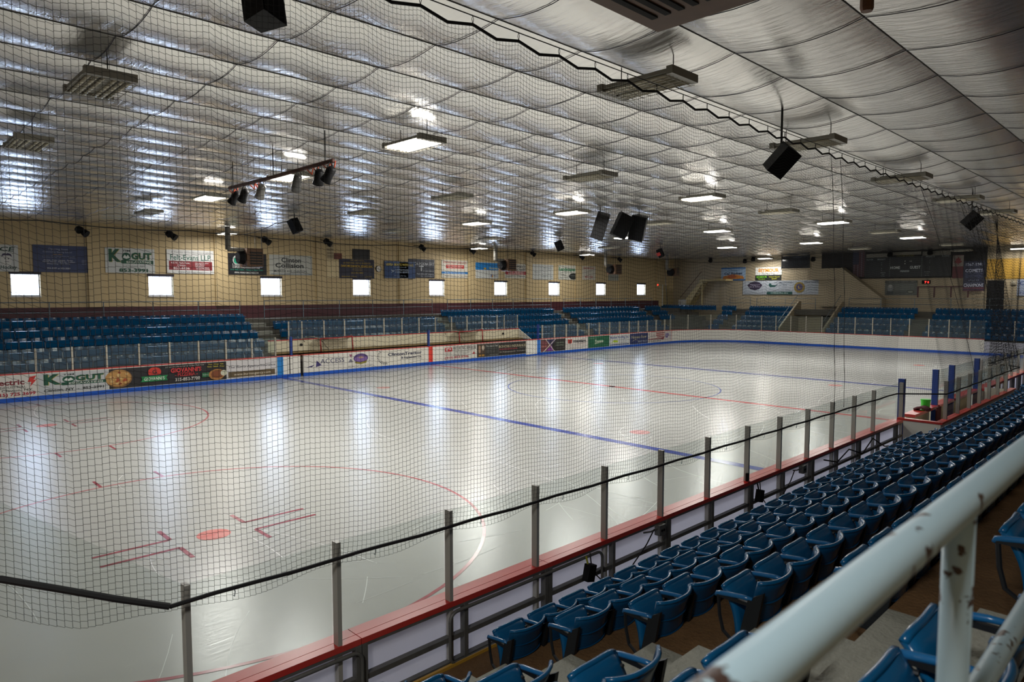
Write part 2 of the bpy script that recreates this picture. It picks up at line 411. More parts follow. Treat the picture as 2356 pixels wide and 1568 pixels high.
# ---- ceiling: foil liner sagging between purlins that run along the rink
PUR = [-8.4, -7.1, -5.5, -3.85, -2.15, -0.4, 1.08, 2.34]
while PUR[-1] < YW-1.0: PUR.append(PUR[-1]+1.355)
PUR[-1] = YW
SEAMS = [XL+0.2+1.62*i for i in range(45)]
def sag(x, t, k):
    s = (0.105 if k < 6 else 0.066)*(1+0.15*math.sin(x*0.37+k*1.7))
    ph = ((x-SEAMS[0])/1.62) % 1.0
    s *= 0.97+0.05*(4*ph*(1-ph))
    wr = 0.006*math.sin(x*5.1+k*2.3+3*t)+0.004*math.sin(x*11.3+k+5*t)
    return -(s+wr)*4*t*(1-t)
ceil = tag(MB().box(XL, XE, YN, YW, ZC+0.12, ZC+0.2).build('ceiling', mat('roof_deck', '#77746c', 0.8)), 'low ceiling hung with silvery sagging foil liner', kind='structure')
NX = 216
for k in range(len(PUR)-1):
    y0, y1 = PUR[k], PUR[k+1]; vs = []; fs = []; nv = 8
    for j in range(nv+1):
        t = j/nv
        for i in range(NX+1):
            x = XL+(XE-XL)*i/NX
            vs.append((x, y0+(y1-y0)*t, ZC+sag(x, t, k)))
    W_ = NX+1
    for j in range(nv):
        for i in range(NX):
            a = j*W_+i; fs.append((a, a+W_, a+W_+1, a+1))
    MB().add(vs, fs).build('liner_panel', FOIL, ceil, smooth=True)
SEAMM = mat('seam_tape', '#3c3d45', 0.35, 0.5); PURM = mat('purlin_line', '#3b3a38', 0.6)
for x in SEAMS:
    pts = []
    for k in range(len(PUR)-1):
        for j in range(6):
            t = j/6; pts.append((x+0.03*math.sin(k*2.1+x), PUR[k]+(PUR[k+1]-PUR[k])*t, ZC+sag(x, t, k)-0.012))
    pts.append((x, YW, ZC-0.012))
    MB().tube(pts, 0.006, 4).build('seam', SEAMM, ceil)
for y in PUR[1:-1]:
    MB().box(XL, XE, y-0.005, y+0.005, ZC-0.010, ZC+0.01).build('purlin_clip', PURM, ceil)

# ================================================================== NEAR BOARDS
YG = -0.13; ZB = 1.0; ZT = 1.9
nb = thing('dasher_boards', (-10, -0.2, 0), 'red capped dasher boards with steel frame and glass along near side', 'dasher boards')
GX0 = -5.75
posts = []
x = -22.30
while x < GX0-0.3: posts.append(x); x += 1.245 if x < -14 else 1.18
posts[-1] = GX0
post_me = MB().box(-0.02, 0.02, -0.04, 0.04, 0.34, ZT+0.02).mesh('post', ALU)
for x in posts: inst('post', post_me, nb, (x-nb.location.x, YG-0.045-nb.location.y, 0))
for a, b in zip(posts, posts[1:]):
    MB().box(a+0.03, b-0.03, YG-0.006, YG+0.006, ZB-0.02, ZT).build('pane', GLASS, nb)
# cap rail in 2.45 m lengths with joints, a groove strip along it
fxs = []
x = -23.3
while x < GX0-0.3:
    x2 = min(x+2.45, GX0+0.05)
    MB().box(x+0.004, x2-0.004, -0.225, -0.135, ZB-0.055, ZB).build('cap_rail', CAPR, nb)
    MB().box(x+0.004, x2-0.004, -0.128, 0.01, ZB-0.055, ZB).build('cap_rail', CAPR, nb)
    MB().box(x+0.008, x2-0.008, -0.155, -0.145, 0.02, ZB-0.06).build('board_panel', HDPE, nb)
    MB().box(x, x2, -0.222, -0.19, ZB-0.085, ZB-0.058).build('top_rail', STEEL, nb)
    MB().box(x, x2, -0.222, -0.16, 0.595, 0.645).build('mid_rail', STEEL, nb)
    MB().box(x, x2, -0.222, -0.16, 0.352, 0.39).build('bottom_rail', STEEL, nb)
    # joint: a doubled upright; middle: a single one
    MB().box(x-0.058, x-0.006, -0.235, -0.16, 0.352, ZB-0.058).build('upright', STEEL, nb)
    MB().box(x+0.006, x+0.058, -0.235, -0.16, 0.352, ZB-0.058).build('upright', STEEL, nb)
    if x+1.22 < GX0: MB().box(x+1.195, x+1.245, -0.23, -0.16, 0.352, ZB-0.058).build('upright', STEEL, nb)
    MB().box(x+0.1, x2-0.1, -0.27, -0.24, 0.352, 0.385).build('floor_strip', YEL if x < -18.5 else STEEL, nb)
    x = x2
# rounded door frame pipes near the camera
for (xa, xb) in ((-22.9, -20.86), (-19.86, -17.45)):
    r = 0.09; pts = []
    za, zb = 0.37, ZB-0.1
    for (cx_, cz_, a0) in ((xa+r, zb-r, 180), (xb-r, zb-r, 90), (xb-r, za+r, 0), (xa+r, za+r, -90)):
        for q in range(5):
            a = R(a0-q*22.5); pts.append((cx_+r*math.cos(a), -0.25, cz_+r*math.sin(a)))
    pts.append(pts[0])
    MB().tube(pts, 0.018, 6, cap=False).build('door_frame', STEEL, nb, smooth=True)
# tapered corner panel at the end of the straight
MB().add([(-22.30, YG, ZB), (-24.4, 0.33, ZB), (-24.4, 0.33, 3.52), (-22.30, YG, ZT), (-22.30, YG-0.012, ZB), (-24.4, 0.318, ZB), (-24.4, 0.318, 3.52), (-22.30, YG-0.012, ZT)],
         [(0,1,2,3),(7,6,5,4),(0,4,5,1),(1,5,6,2),(2,6,7,3),(3,7,4,0)]).build('corner_pane', GLASS, nb)
MB().tube([(-24.43, 0.31, 0.3), (-24.43, 0.31, 3.55)], 0.035, 6).build('post', ALU, nb)
# corner boards curving away out of the frame
cp = [(-22.3-8*math.sin(R(a)), 8-8*math.cos(R(a))) for a in range(0, 91, 6)]
mb = MB(); mc = MB()
for (xa, ya), (xb, yb) in zip(cp, cp[1:]):
    d = Vector((xb-xa, yb-ya, 0)); n = Vector((d.y, -d.x, 0)).normalized()
    if n.dot(Vector((xa+22.3, ya-8, 0))) < 0: n = -n
    for m_, o0, o1, z0, z1 in ((mb, 0.0, 0.05, 0.0, ZB-0.08), (mc, -0.01, 0.30, ZB-0.075, ZB)):
        q = [Vector((xa, ya, 0))+n*o0, Vector((xb, yb, 0))+n*o0, Vector((xb, yb, 0))+n*o1, Vector((xa, ya, 0))+n*o1]
        m_.add([(p.x, p.y, z0) for p in q]+[(p.x, p.y, z1) for p in q], [(3,2,1,0),(4,5,6,7),(0,1,5,4),(1,2,6,5),(2,3,7,6),(3,0,4,7)])
mb.build('corner_board', HDPE, nb); mc.build('corner_cap', CAPR, nb)

# junction boxes, hanging cable box and clip on the near boards
for i, (x, lab) in enumerate(((-22.0, 'grey electrical junction box with yellow plug, nearest on the boards'), (-16.22, 'grey junction box on the boards beside the looped black cord'), (-11.62, 'grey junction box on the boards, farthest from the camera'))):
    jb = thing('junction_box', (x, -0.285, ZB-0.15), lab, 'junction box', 'junction boxes on the near boards')
    MB().box(x-0.07, x+0.07, -0.315, -0.230, ZB-0.2, ZB-0.06).build('body', STEEL, jb)
    MB().tube([(x-0.07, -0.270, ZB-0.11), (x-0.2, -0.255, ZB-0.12), (x-0.345, -0.245, ZB-0.10)], 0.012, 5).build('conduit', STEEL, jb)
    for q in (-0.025, 0.025): MB().tube([(x+q, -0.317, ZB-0.13), (x+q, -0.325, ZB-0.13)], 0.018, 8).build('socket', BLACK, jb)
    if i == 0: MB().tube([(x-0.02, -0.325, ZB-0.19), (x-0.08, -0.385, ZB-0.26), (x-0.02, -0.425, ZB-0.255)], 0.02, 6).build('plug', mat('yellow_plug', '#d8c520', 0.5), jb)
for (x, z, lab) in ((-17.75, 0.72, 'black battery box hanging from a yellow strap on the boards'), (-13.35, 0.74, 'small black box hung under the red cap by glass post')):
    hb = thing('hanging_box', (x, -0.295, z-0.14), lab, 'box')
    M = Matrix.Rotation(0.25, 3, 'Y')
    MB().obox((x, -0.295, z), (0.13, 0.09, 0.2), M).build('body', BLACK, hb)
    MB().tube([(x-0.02, -0.285, z+0.1), (x-0.03, -0.265, z+0.2)], 0.012, 5).build('strap', mat('yellow_strap', '#9c9a2b', 0.6) if x < -15 else BLACK, hb)
    MB().tube([(x+0.02, -0.285, ZB-0.05), (x+0.06, -0.285, z), (x+0.3, -0.285, 0.5), (x+0.75, -0.285, 0.47), (x+1.2, -0.285, 0.75), (x+1.4, -0.265, ZB-0.1)], 0.009, 5).build('cord', CABLE, hb, smooth=True)
sp = thing('cap_clip', (-13.62, -0.2, ZB), 'small black upright clip standing on the red cap rail', 'clip')
MB().box(-13.65, -13.59, -0.22, -0.19, ZB, ZB+0.15).build('body', BLACK, sp); MB().box(-13.66, -13.58, -0.24, -0.17, ZB, ZB+0.02).build('foot', CAPR, sp)
cbl = MB().tube([(-10.6, -0.255, 0.86), (-10.0, -0.285, 0.72), (-9.3, -0.255, 0.86), (-8.6, -0.285, 0.66), (-7.9, -0.255, 0.88), (-7.2, -0.285, 0.6), (-6.6, -0.285, 0.52)], 0.014, 5).build('cable_loop', CABLE, smooth=True)
tag(cbl, 'black cable looping along the boards before the bench box', 'cable')

# ---- players' bench box on the near side
bb = thing('bench_box', (-2, -0.6, 0), 'white players bench box with red cap and glass, jutting into near seats', 'bench box')
YB = -1.02; XB0, XB1 = -5.9, 2.3
CREAM = mat('bench_cream', '#cfc6a6', 0.5)
MB().box(XB0-0.06, XB0, YB, -0.3, 0.3, 1.04).build('side_wall', BWHITE, bb)
MB().box(XB1, XB1+0.06, YB, -0.3, 0.3, 1.04).build('side_wall', BWHITE, bb)
MB().box(XB0-0.06, XB1+0.06, YB-0.06, YB, 0.3, 1.04).build('back_wall', BWHITE, bb)
MB().box(XB0-0.09, XB1+0.09, YB-0.10, YB+0.05, 1.042, 1.09).build('cap', CAPR, bb)
MB().box(XB0-0.09, XB0+0.05, YB+0.05, -0.17, 1.042, 1.09).build('cap', CAPR, bb)
MB().box(XB0, XB1, YB+0.0, YB+0.02, 1.0, 1.04).build('trim', CREAM, bb)
MB().box(XB0, XB1, YB+0.05, YB+0.35, 0.72, 0.76).build('bench', CREAM, bb)
x = XB0+0.5; k = 0; bp_ = []
while x < XB1+0.01: bp_.append(x); x += 1.12
for x in bp_: MB().box(x-0.028, x+0.028, YB-0.05, YB+0.03, 1.09, 2.0).build('post', ALU, bb)
for a, b in zip(bp_, bp_[1:]): MB().box(a+0.03, b-0.03, YB-0.016, YB-0.004, 1.09, 1.98).build('pane', GLASS, bb)
BLUP = mat('blue_post', '#173a86', 0.45)
for x in (-5.64, -2.75, -1.1, 1.9): MB().box(x-0.055, x+0.055, -0.22, -0.08, 0.2, 2.0).build('blue_post', BLUP, bb)
for (a, b) in ((-2.7, -1.16), (-1.04, 1.84)):
    MB().box(a+0.05, b-0.05, -0.136, -0.124, 1.0, 1.95).build('pane', GLASS, bb)
for (a, b) in ((-4.9, -2.82), (-2.68, -1.17), (-1.03, 1.83)):
    MB().box(a, b, -0.05, 0.0, 0.1, 0.96).build('front_board', CREAM, bb)
    MB().box(a, b, -0.26, 0.01, 0.962, 1.03).build('front_cap', CAPR, bb)
tub = thing('bucket', (-3.55, -0.14, 1.032), 'bright green bucket standing on the bench front cap by gate', 'bucket')
GRN = mat('green_bucket', '#33b51c', 0.4)
MB().tube([(-3.55, -0.14, 1.032), (-3.55, -0.14, 1.25)], [0.10, 0.12], 14).build('body', GRN, tub)
MB().tube([(-3.55, -0.14, 1.25), (-3.55, -0.14, 1.27)], 0.128, 14).build('rim', GRN, tub)
jk = thing('jacket', (-3.7, -0.3, 0.96), 'dark maroon jacket draped over the bench gate corner', 'jacket')
MAR2 = mat('maroon_cloth', '#4b1f24', 0.9)
MB().grid(lambda u, v: (Vector((-4.15+0.42*u, -0.33+0.3*v+0.04*math.sin(u*9), 1.06+0.06*math.sin(math.pi*v)+0.02*math.sin(u*13))), Vector((0, 0, 1))), 10, 6, 0.03).build('body', MAR2, jk, smooth=True)
MB().grid(lambda u, v: (Vector((-3.36+0.3*u, -0.36-0.03*math.sin(u*8), 1.05-0.5*v)), Vector((0, -1, 0))), 6, 5, 0.03).build('sleeve', MAR2, jk, smooth=True)
# boards beyond the bench box
nb2 = thing('dasher_boards', (16, -0.2, 0), 'glass topped dasher boards on near side beyond the bench box', 'dasher boards')
x = XB1
while x < 24:
    x2 = x+2.44
    MB().box(x, x2-0.01, -0.30, 0.01, ZB-0.075, ZB).build('cap_rail', CAPR, nb2)
    MB().box(x, x2-0.01, -0.03, 0, 0.17, ZB-0.08).build('board_panel', HDPE, nb2)
    MB().box(x, x2-0.01, -0.04, 0.004, 0.0, 0.17).build('kick_plate', KICK, nb2)
    for q in (0, 1.22):
        inst('post', post_me, nb2, (x+q-nb2.location.x, YG-0.05-nb2.location.y, 0))
        MB().box(x+q+0.03, x+q+1.19, YG-0.006, YG+0.006, ZB, ZT).build('pane', GLASS, nb2)
        MB().box(x+q-0.04, x+q+0.04, -0.29, -0.2, 0.3, ZB-0.08).build('upright', STEEL, nb2)
    x = x2
for k in range(8):
    a, b = R(k*11.25), R((k+1)*11.25); q = []
    for rr_, z0, z1, nm, mm in ((RC, 0.17, ZB-0.08, 'board_panel', HDPE), (RC, 0, 0.168, 'kick_plate', KICK)):
        vs = []
        for z in (z0, z1):
            for (ang, ro) in ((a, rr_), (b, rr_), (b, rr_+0.05), (a, rr_+0.05)): vs.append((XEND-RC+ro*math.sin(ang), RC-ro*math.cos(ang), z))
        MB().add(vs, [(3,2,1,0),(4,5,6,7),(0,1,5,4),(1,2,6,5),(2,3,7,6),(3,0,4,7)]).build(nm, mm, nb2)

# ================================================================== NEAR STAND
XA0, XA1 = -21.0, -19.9     # aisle
st = thing('floor_stand_near', (-10, -4, 0), 'stepped concrete terrace of the near stand', kind='structure')
def tz(k): return 0.35+0.39*(k-1)
def ty(k): return -0.16 if k == 1 else -1.08-0.777*(k-2)
for k in range(1, 8):
    y1 = ty(k); y0 = ty(k+1) if k < 7 else YN
    MB().box(-30, XA0, y0, y1, -0.1, tz(k)).build('tread', CONC, st)
    MB().box(XA0, XA1, y0, y1, -0.1, tz(k)).build('aisle_step', STEPC if k > 1 else CONC, st)
    MB().box(XA1, 24, y0, y1, -0.1, tz(k)).build('tread', CONC, st)
    if 1 <= k < 7:
        MB().box(XA0+0.1, XA1-0.12, y0, y0+0.33, tz(k), tz(k)+0.195).build('half_step', STEPC, st)
# ---- seats
SW = 0.46
def make_seat_meshes():
    M = {}
    hw = 0.221
    # backrest: curved shell, concave towards the ice (+y), leaning back
    def back(u, v):
        c = (2*u-1); x = c*(hw-0.02*(1-v))
        z = 0.345+0.345*v
        y = -0.07+0.09*(1-v)+0.012*math.sin(v*math.pi)+0.08*abs(c)**2.6*(0.55+0.45*v)
        n = Vector((-0.55*c, 1, 0.25)).normalized()
        return Vector((x, y, z)), n
    b = MB(); b.grid(back, 10, 6, 0.018)
    M['backrest'] = b.mesh('backrest', SEATB, True)
    # rolled rim along the top edge
    pts = [back(u/10, 1.0)[0]-back(u/10, 1.0)[1]*0.009 for u in range(11)]
    M['rim'] = MB().tube(pts, 0.0145, 6).mesh('rim', SEATF, True)
    # ribs on the outer face
    rb = MB()
    for v in (0.18, 0.55):
        pts = [back(u/8, v+0.06*(2*u/8-1)**2)[0]-back(u/8, v)[1]*0.022 for u in range(9)]
        rb.tube(pts, 0.006, 4)
    M['rib'] = rb.mesh('rib', SEATB, True)
    # folded seat pan standing up in front
    def seat(u, v):
        c = 2*u-1; x = -0.2*(1-0.06*v*v)+0.4*(1-0.06*v*v)*u
        z = 0.28+0.315*v-0.02*abs(c)**5*v
        y = 0.135+0.11*v-0.03*math.sin(v*math.pi*0.9)-0.012*(1-c*c)+0.015*(v > 0.9)
        return Vector((x, y, z)), Vector((0.05*c, -1, 0.33)).normalized()
    s = MB(); s.grid(seat, 10, 7, 0.028)
    pts = [seat(u/10, 1.0)[0]+Vector((0, 0.014, -0.002)) for u in range(11)]
    s.tube(pts, 0.018, 6)
    M['seat'] = s.mesh('seat', SEATF, True)
    h = MB()
    for sx in (-1, 1): h.tube([(sx*0.172, 0.205, 0.53), (sx*0.172, 0.188, 0.53)], 0.011, 8)
    M['bolt'] = h.mesh('bolt', IRON)
    # arm rest on the left of the seat with its iron standard
    a = MB(); 
    def arm(x):
        q = MB(); q.tube([(x, 0.035, 0.575), (x, 0.10, 0.572), (x, 0.25, 0.552), (x, 0.282, 0.545), (x, 0.292, 0.525)], [0.013, 0.016, 0.017, 0.015, 0.011], 8); return q
    def std(x):
        q = MB()
        # riser-mounted iron loop: front bar, bottom sweep back to the riser, rear plate
        q.tube([(x, 0.275, 0.54), (x, 0.262, 0.40), (x, 0.235, 0.30), (x, 0.17, 0.255), (x, 0.06, 0.25)], 0.013, 6)
        q.prism([(0.0, 0.57), (0.06, 0.57), (0.125, 0.27), (0.065, 0.24)], 0, x-0.012, x+0.012)
        q.prism([(-0.045, 0.64), (0.02, 0.60), (0.085, 0.24), (0.03, 0.22)], 0, x-0.015, x+0.015)
        q.box(x-0.02, x+0.02, 0.0, 0.075, 0.20, 0.34)
        q.box(x-0.012, x+0.012, 0.03, 0.27, 0.525, 0.55)
        return q
    M['armrest'] = arm(-SW/2).mesh('armrest', ARM, True); M['standard'] = std(-SW/2).mesh('standard', IRON)
    M['armrest_end'] = arm(SW/2).mesh('armrest', ARM, True); M['standard_end'] = std(SW/2).mesh('standard', IRON)
    return M
SM = make_seat_meshes()
def row_y(n): return -1.12-0.765*(n-1)
def row_z(n): return 1.03+0.385*(n-1)
def seat_root(loc, rotz, label, end=False, grp='blue folding seats of the near stand'):
    t = thing('stadium_seat', loc, label, 'seat', grp, rotz)
    bk_ = inst('backrest', SM['backrest'], t); inst('rim', SM['rim'], bk_); inst('rib', SM['rib'], bk_)
    se_ = inst('seat', SM['seat'], t); inst('bolt', SM['bolt'], se_)
    sd_ = inst('standard', SM['standard'], t); inst('armrest', SM['armrest'], sd_)
    if end:
        sd_ = inst('standard', SM['standard_end'], t); inst('armrest', SM['armrest_end'], sd_)
    return t
near = []
AISLE2 = (-6.6, -5.5)
for n in range(1, 7):
    # right of the aisle
    i = 0; x = -19.88+SW/2
    while x < 20:
        i += 1
        inbox = n == 1 and (XB0-0.75 < x < XB1+0.6)
        aisle = (3.6 < x < 4.9)
        if not inbox and not aisle: near.append((x, n, i, 'right'))
        x += SW
    x = -21.0-SW/2; i = 0
    while x > -23.6:
        i += 1; near.append((x, n, i, 'left')); x -= SW
def vis(x, n):
    p = Vector((x, row_y(n)+0.1, row_z(n)))-CAM
    f_ = p.dot(fw)
    if f_ < 0.3: return None
    r_ = Vector((math.sin(YAW), -math.cos(YAW), 0)); u_ = r_.cross(fw)
    px = 1178+1572.9*p.dot(r_)/f_; py = 784-1572.9*p.dot(u_)/f_
    if px < -60 or px > 2500 or py > 1900: return None
    return p.length
cand = sorted([(vis(x, n), x, n, i, s) for x, n, i, s in near if vis(x, n) is not None])
ROWN = {1: 'front row', 2: 'second row up', 3: 'third row up', 4: 'fourth row up', 5: 'fifth row up', 6: 'top row'}
rest = []
for q, (d, x, n, i, s) in enumerate(cand):
    if q < 300:
        lab = 'blue folding seat, %s %s of the concrete aisle, near stand %s' % (ordw(i), s, ROWN[n])
        seat_root((x, row_y(n), row_z(n)-0.68), 0, lab, end=(s == 'left' and i == 1))
    else: rest.append((x, row_y(n), row_z(n)-0.68, 0.0))

# ================================================================== FAR + END STANDS
fs_ = thing('floor_stand_far', (0, 30, 0), 'stepped terrace of the far stand behind the boards', kind='structure')
CONCD = mat('terrace_grey', '#57544c', 0.85, noise=(1.5, 0.5, '#433f38'))
def fy(n): return 27.6+0.777*(n-1)
def fz(n): return 1.40+0.40*(n-1)
for n in range(1, 7):
    y0 = 26.35 if n == 1 else fy(n-1)+0.03; y1 = fy(n)+0.03 if n < 6 else YW
    MB().box(XL, XE, y0, y1, -0.1, fz(n)-0.70).build('tread', CONCD, fs_)
for n in range(1, 6):
    for (a, b) in ((-8.8, -7.75), (3.4, 4.3), (15.6, 16.6), (26.8, 27.8)):
        y0 = 26.5 if n == 1 else fy(n-1)
        MB().box(a, b, y0+0.45, fy(n)+0.03, fz(n)-0.70, fz(n)-0.5).build('half_step', STEPC, fs_)
FS = [(-30, -8.95, 1, 5), (-7.6, 3.3, 2, 4), (4.45, 15.5, 1, 5), (16.7, 26.7, 1, 5), (27.9, 30.2, 3, 5)]
for (a, b, n0, n1) in FS:
    for n in range(n0, n1+1):
        x = a+SW/2
        while x < b:
            if x > -22.5 and not (n == 1 and -9.2 < x < 9.2): rest.append((x, fy(n), fz(n)-0.68, math.pi))
            x += SW
es = thing('floor_stand_end', (33, 14, 0), 'stepped terrace of the seats behind the far end boards', kind='structure')
ES = [(33.0, 26.9), (26.4, 24.8), (23.7, 19.6), (15.8, 10.5), (9.1, -6.0)]
def ex(n): return 31.0+0.777*(n-1)
for n in range(1, 7):
    x0 = 30.45 if n == 1 else ex(n-1)+0.03; x1 = ex(n)+0.03 if n < 6 else XE
    for (ya, yb) in ((19.5, 26.2), (YN, 15.9)):
        MB().box(x0, x1, ya, yb, -0.1, fz(n)-0.70).build('tread', CONCD, es)
    if n >= 5: MB().box(x0, x1, 15.9, 19.5, 2.75, fz(n)-0.70).build('tread', CONCD, es)
for (a, b) in ES:
    for n in range(1, 6):
        y = a-SW/2
        while y > b:
            if not (y > 26.0 and n < 5) and not (y > 24.5 and n < 4 and y > 26.2): rest.append((ex(n), y, fz(n)-0.68, math.pi/2))
            y -= SW
# the rest of the seats, too many to stand singly: one joined object
def low_seat():
    v = []; f = []
    def add(vs, fs): 
        o = len(v); v.extend(vs); f.extend([tuple(i+o for i in q) for q in fs])
    B6 = [(3,2,1,0),(4,5,6,7),(0,1,5,4),(1,2,6,5),(2,3,7,6),(3,0,4,7)]
    # backrest in three facets
    xs = [-0.212, -0.08, 0.08, 0.212]; yo = [0.0, -0.06, -0.06, 0.0]; zt = [0.68, 0.69, 0.69, 0.68]
    vs = []
    for k in range(4): vs += [(xs[k], 0.085+yo[k], 0.345), (xs[k], yo[k], zt[k]), (xs[k], yo[k]-0.02, zt[k]), (xs[k], 0.06+yo[k], 0.345)]
    fs = []
    for k in range(3):
        a = 4*k; fs += [(a, a+4, a+5, a+1), (a+1, a+5, a+6, a+2), (a+2, a+6, a+7, a+3), (a+3, a+7, a+4, a)]
    fs += [(0, 1, 2, 3), (15, 14, 13, 12)]
    add(vs, fs); nb_ = len(f)
    add([(-0.2,0.10,0.27),(0.2,0.10,0.27),(0.2,0.14,0.27),(-0.2,0.14,0.27),(-0.19,0.20,0.57),(0.19,0.20,0.57),(0.19,0.235,0.56),(-0.19,0.235,0.56)], B6)
    add([(-0.245,0.03,0.555),(-0.215,0.03,0.555),(-0.215,0.29,0.535),(-0.245,0.29,0.535),(-0.245,0.03,0.585),(-0.215,0.03,0.585),(-0.215,0.29,0.56),(-0.245,0.29,0.56)], B6)
    add([(-0.24,0.05,0.22),(-0.22,0.05,0.22),(-0.22,0.2,0.24),(-0.24,0.2,0.24),(-0.24,0.02,0.56),(-0.22,0.02,0.56),(-0.22,0.1,0.56),(-0.24,0.1,0.56)], B6)
    ns = len(f)
    add([(-0.035,-0.044,0.645),(0.035,-0.044,0.645),(0.035,-0.052,0.68),(-0.035,-0.052,0.68)], [(0,1,2,3),(3,2,1,0)])  # pale quad: lamp glare on the backrest painted as a spot
    return v, f, nb_, ns
lv, lf, nb_, ns_ = low_seat()
V = []; F = []; MI = []
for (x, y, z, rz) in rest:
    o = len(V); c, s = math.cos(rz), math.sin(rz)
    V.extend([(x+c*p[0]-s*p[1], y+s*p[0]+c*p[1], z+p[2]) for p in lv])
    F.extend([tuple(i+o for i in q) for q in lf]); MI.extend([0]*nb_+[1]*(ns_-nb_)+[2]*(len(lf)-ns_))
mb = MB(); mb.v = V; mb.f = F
so = mb.build('stadium_seat_rows', SEATB); so.data.materials.append(SEATF); so.data.materials.append(mat('seat_glare_spot', '#e4e6e2', 0.3))  # last material is the painted glare spot
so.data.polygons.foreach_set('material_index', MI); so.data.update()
tag(so, 'rows of small blue folding seats in the far and end stands', 'seats', kind='stuff')
print('seats', len(cand), 'rest', len(rest))

# walkway guard rails behind the far seats
def guard(xa, xb, y, zf, n, lab, drop=True):
    g = thing('guard_rail', ((xa+xb)/2, y, zf), lab, 'railing', 'grey guard rails behind the far seats')
    zt_ = zf+0.98
    for k in range(n+1):
        x = xa+(xb-xa)*k/n
        MB().tube([(x, y, zf), (x, y, zt_)], 0.022, 6).build('post', GALV, g)
    MB().tube([(xa, y, zt_), (xb, y, zt_)], 0.024, 6).build('top_rail', GALV, g)
    MB().tube([(xa, y, zf+0.52), (xb, y, zf+0.52)], 0.02, 6).build('mid_rail', GALV, g)
    return g
ZW6 = fz(6)-0.70
guard(-23.9, -8.9, 31.0, ZW6, 7, 'grey pipe guard rail behind the far seats, leftmost run')
guard(-7.55, 4.0, 31.0, ZW6, 5, 'grey pipe guard rail behind the far seats above the penalty boxes')
guard(5.3, 15.7, 31.0, ZW6, 5, 'grey pipe guard rail behind the far seats, third run from left')
guard(17.2, 29.5, 31.0, ZW6, 6, 'grey pipe guard rail behind the far seats, run nearest the corner')
for i, (y0, y1, lab) in enumerate(((26.0, 24.0, 'thin guard rail behind the end seats near the corner stairs'), (23.4, 18.2, 'thin guard rail behind the end seats under the triple banner'), (15.5, 3.5, 'thin guard rail behind the end seats by the scoreboard'))):
    g = thing('guard_rail', (34.75, (y0+y1)/2, ZW6), lab, 'railing', 'guard rails behind the end seats')
    m_ = max(1, round(abs(y0-y1)/2.2))
    for k in range(m_+1):
        y = y0+(y1-y0)*k/m_; MB().tube([(34.75, y, ZW6), (34.75, y, ZW6+1.0)], 0.022, 6).build('post', GALV, g)
    for z in (0.55, 1.0): MB().tube([(34.75, y0, ZW6+z), (34.75, y1, ZW6+z)], 0.02, 6).build('rail', GALV, g)

# ================================================================== FAR BOARDS
fb = thing('dasher_boards', (0, 26, 0), 'long white dasher boards with blue kick plate on the far side', 'dasher boards')
gaps = [(-8.08, -7.94)]
x = -30.0
edges = [-30+2.44*i for i in range(9)]+[-8.08]
edges = [e for e in edges if e <= -8.5]+[-8.08]
segs = list(zip(edges, edges[1:]))
e2 = [-7.94+2.44*i for i in range(14)]+[XEND-RC]
segs += [(a, b) for a, b in zip(e2, e2[1:]) if b-a > 0.05]
segs = [(a, min(b, XEND-RC)) for a, b in segs if a < XEND-RC-0.05]
for a, b in segs:
    MB().box(a+0.004, b-0.004, WID, WID+0.05, 0.17, 1.03).build('board_panel', BWHITE, fb)
    MB().box(a+0.002, b-0.002, WID-0.008, WID+0.05, 0.0, 0.168).build('kick_plate', KICK, fb)
    MB().box(a+0.003, b-0.003, WID-0.01, WID+0.28, 1.032, 1.07).build('cap_rail', CAPR, fb)
pf_me = MB().box(-0.03, 0.03, -0.05, 0.05, 1.07, 1.98).mesh('post', ALUF)
def farposts(xs, y=WID+0.12):
    for x in xs: inst('post', pf_me, fb, (x-fb.location.x, y-fb.location.y, 0))
    for a, b in zip(xs, xs[1:]): MB().box(a+0.035, b-0.035, y-0.006, y+0.006, 1.07, 1.96).build('pane', GLASSF, fb)
farposts([-21.3+1.205*i for i in range(10)]+[-9.3])
farposts([9.4+1.22*i for i in range(13)]+[XEND-RC])
for x, hh in ((-8.5, 1.98), (-0.12, 2.0), (9.0, 2.05)):
    MB().box(x-0.05, x+0.05, WID+0.06, WID+0.18, 1.07, hh).build('blue_post', BLUP, fb)
# corner + end boards
eb = thing('dasher_boards', (28, 20, 0), 'plain white dasher boards curving round the far end', 'dasher boards')
def arc_piece(a, b, r0, r1, z0, z1, nm, mm, sub=2):
    vs = []; fs = []
    for k in range(sub+1):
        an = a+(b-a)*k/sub
        for (ro, z) in ((r0, z0), (r1, z0), (r1, z1), (r0, z1)): vs.append((XEND-RC+ro*math.sin(an), WID-RC+ro*math.cos(an), z))
    for k in range(sub):
        for q in range(4):
            fs.append((4*k+q, 4*k+(q+1) % 4, 4*k+4+(q+1) % 4, 4*k+4+q))
    fs += [(3, 2, 1, 0), tuple(4*sub+q for q in range(4))]
    return MB().add(vs, fs).build(nm, mm, eb)
for k in range(4):
    a, b = R(22.5*k), R(22.5*(k+1))
    arc_piece(a+0.001, b-0.001, RC, RC+0.05, 0.17, 1.03, 'board_panel', BWHITE, 4)
    arc_piece(a, b, RC-0.008, RC+0.05, 0.0, 0.168, 'kick_plate', KICK, 4)
    arc_piece(a, b, RC-0.01, RC+0.25, 1.032, 1.07, 'cap_rail', CAPR, 4)
    arc_piece(a+0.01, b-0.01, RC+0.11, RC+0.12, 1.07, 2.3, 'pane', GLASSF, 3)
    xx, yy = XEND-RC+(RC+0.115)*math.sin(a), WID-RC+(RC+0.115)*math.cos(a)
    MB().box(xx-0.03, xx+0.03, yy-0.03, yy+0.03, 1.07, 2.32).build('post', ALUF, eb)
ye = WID-RC
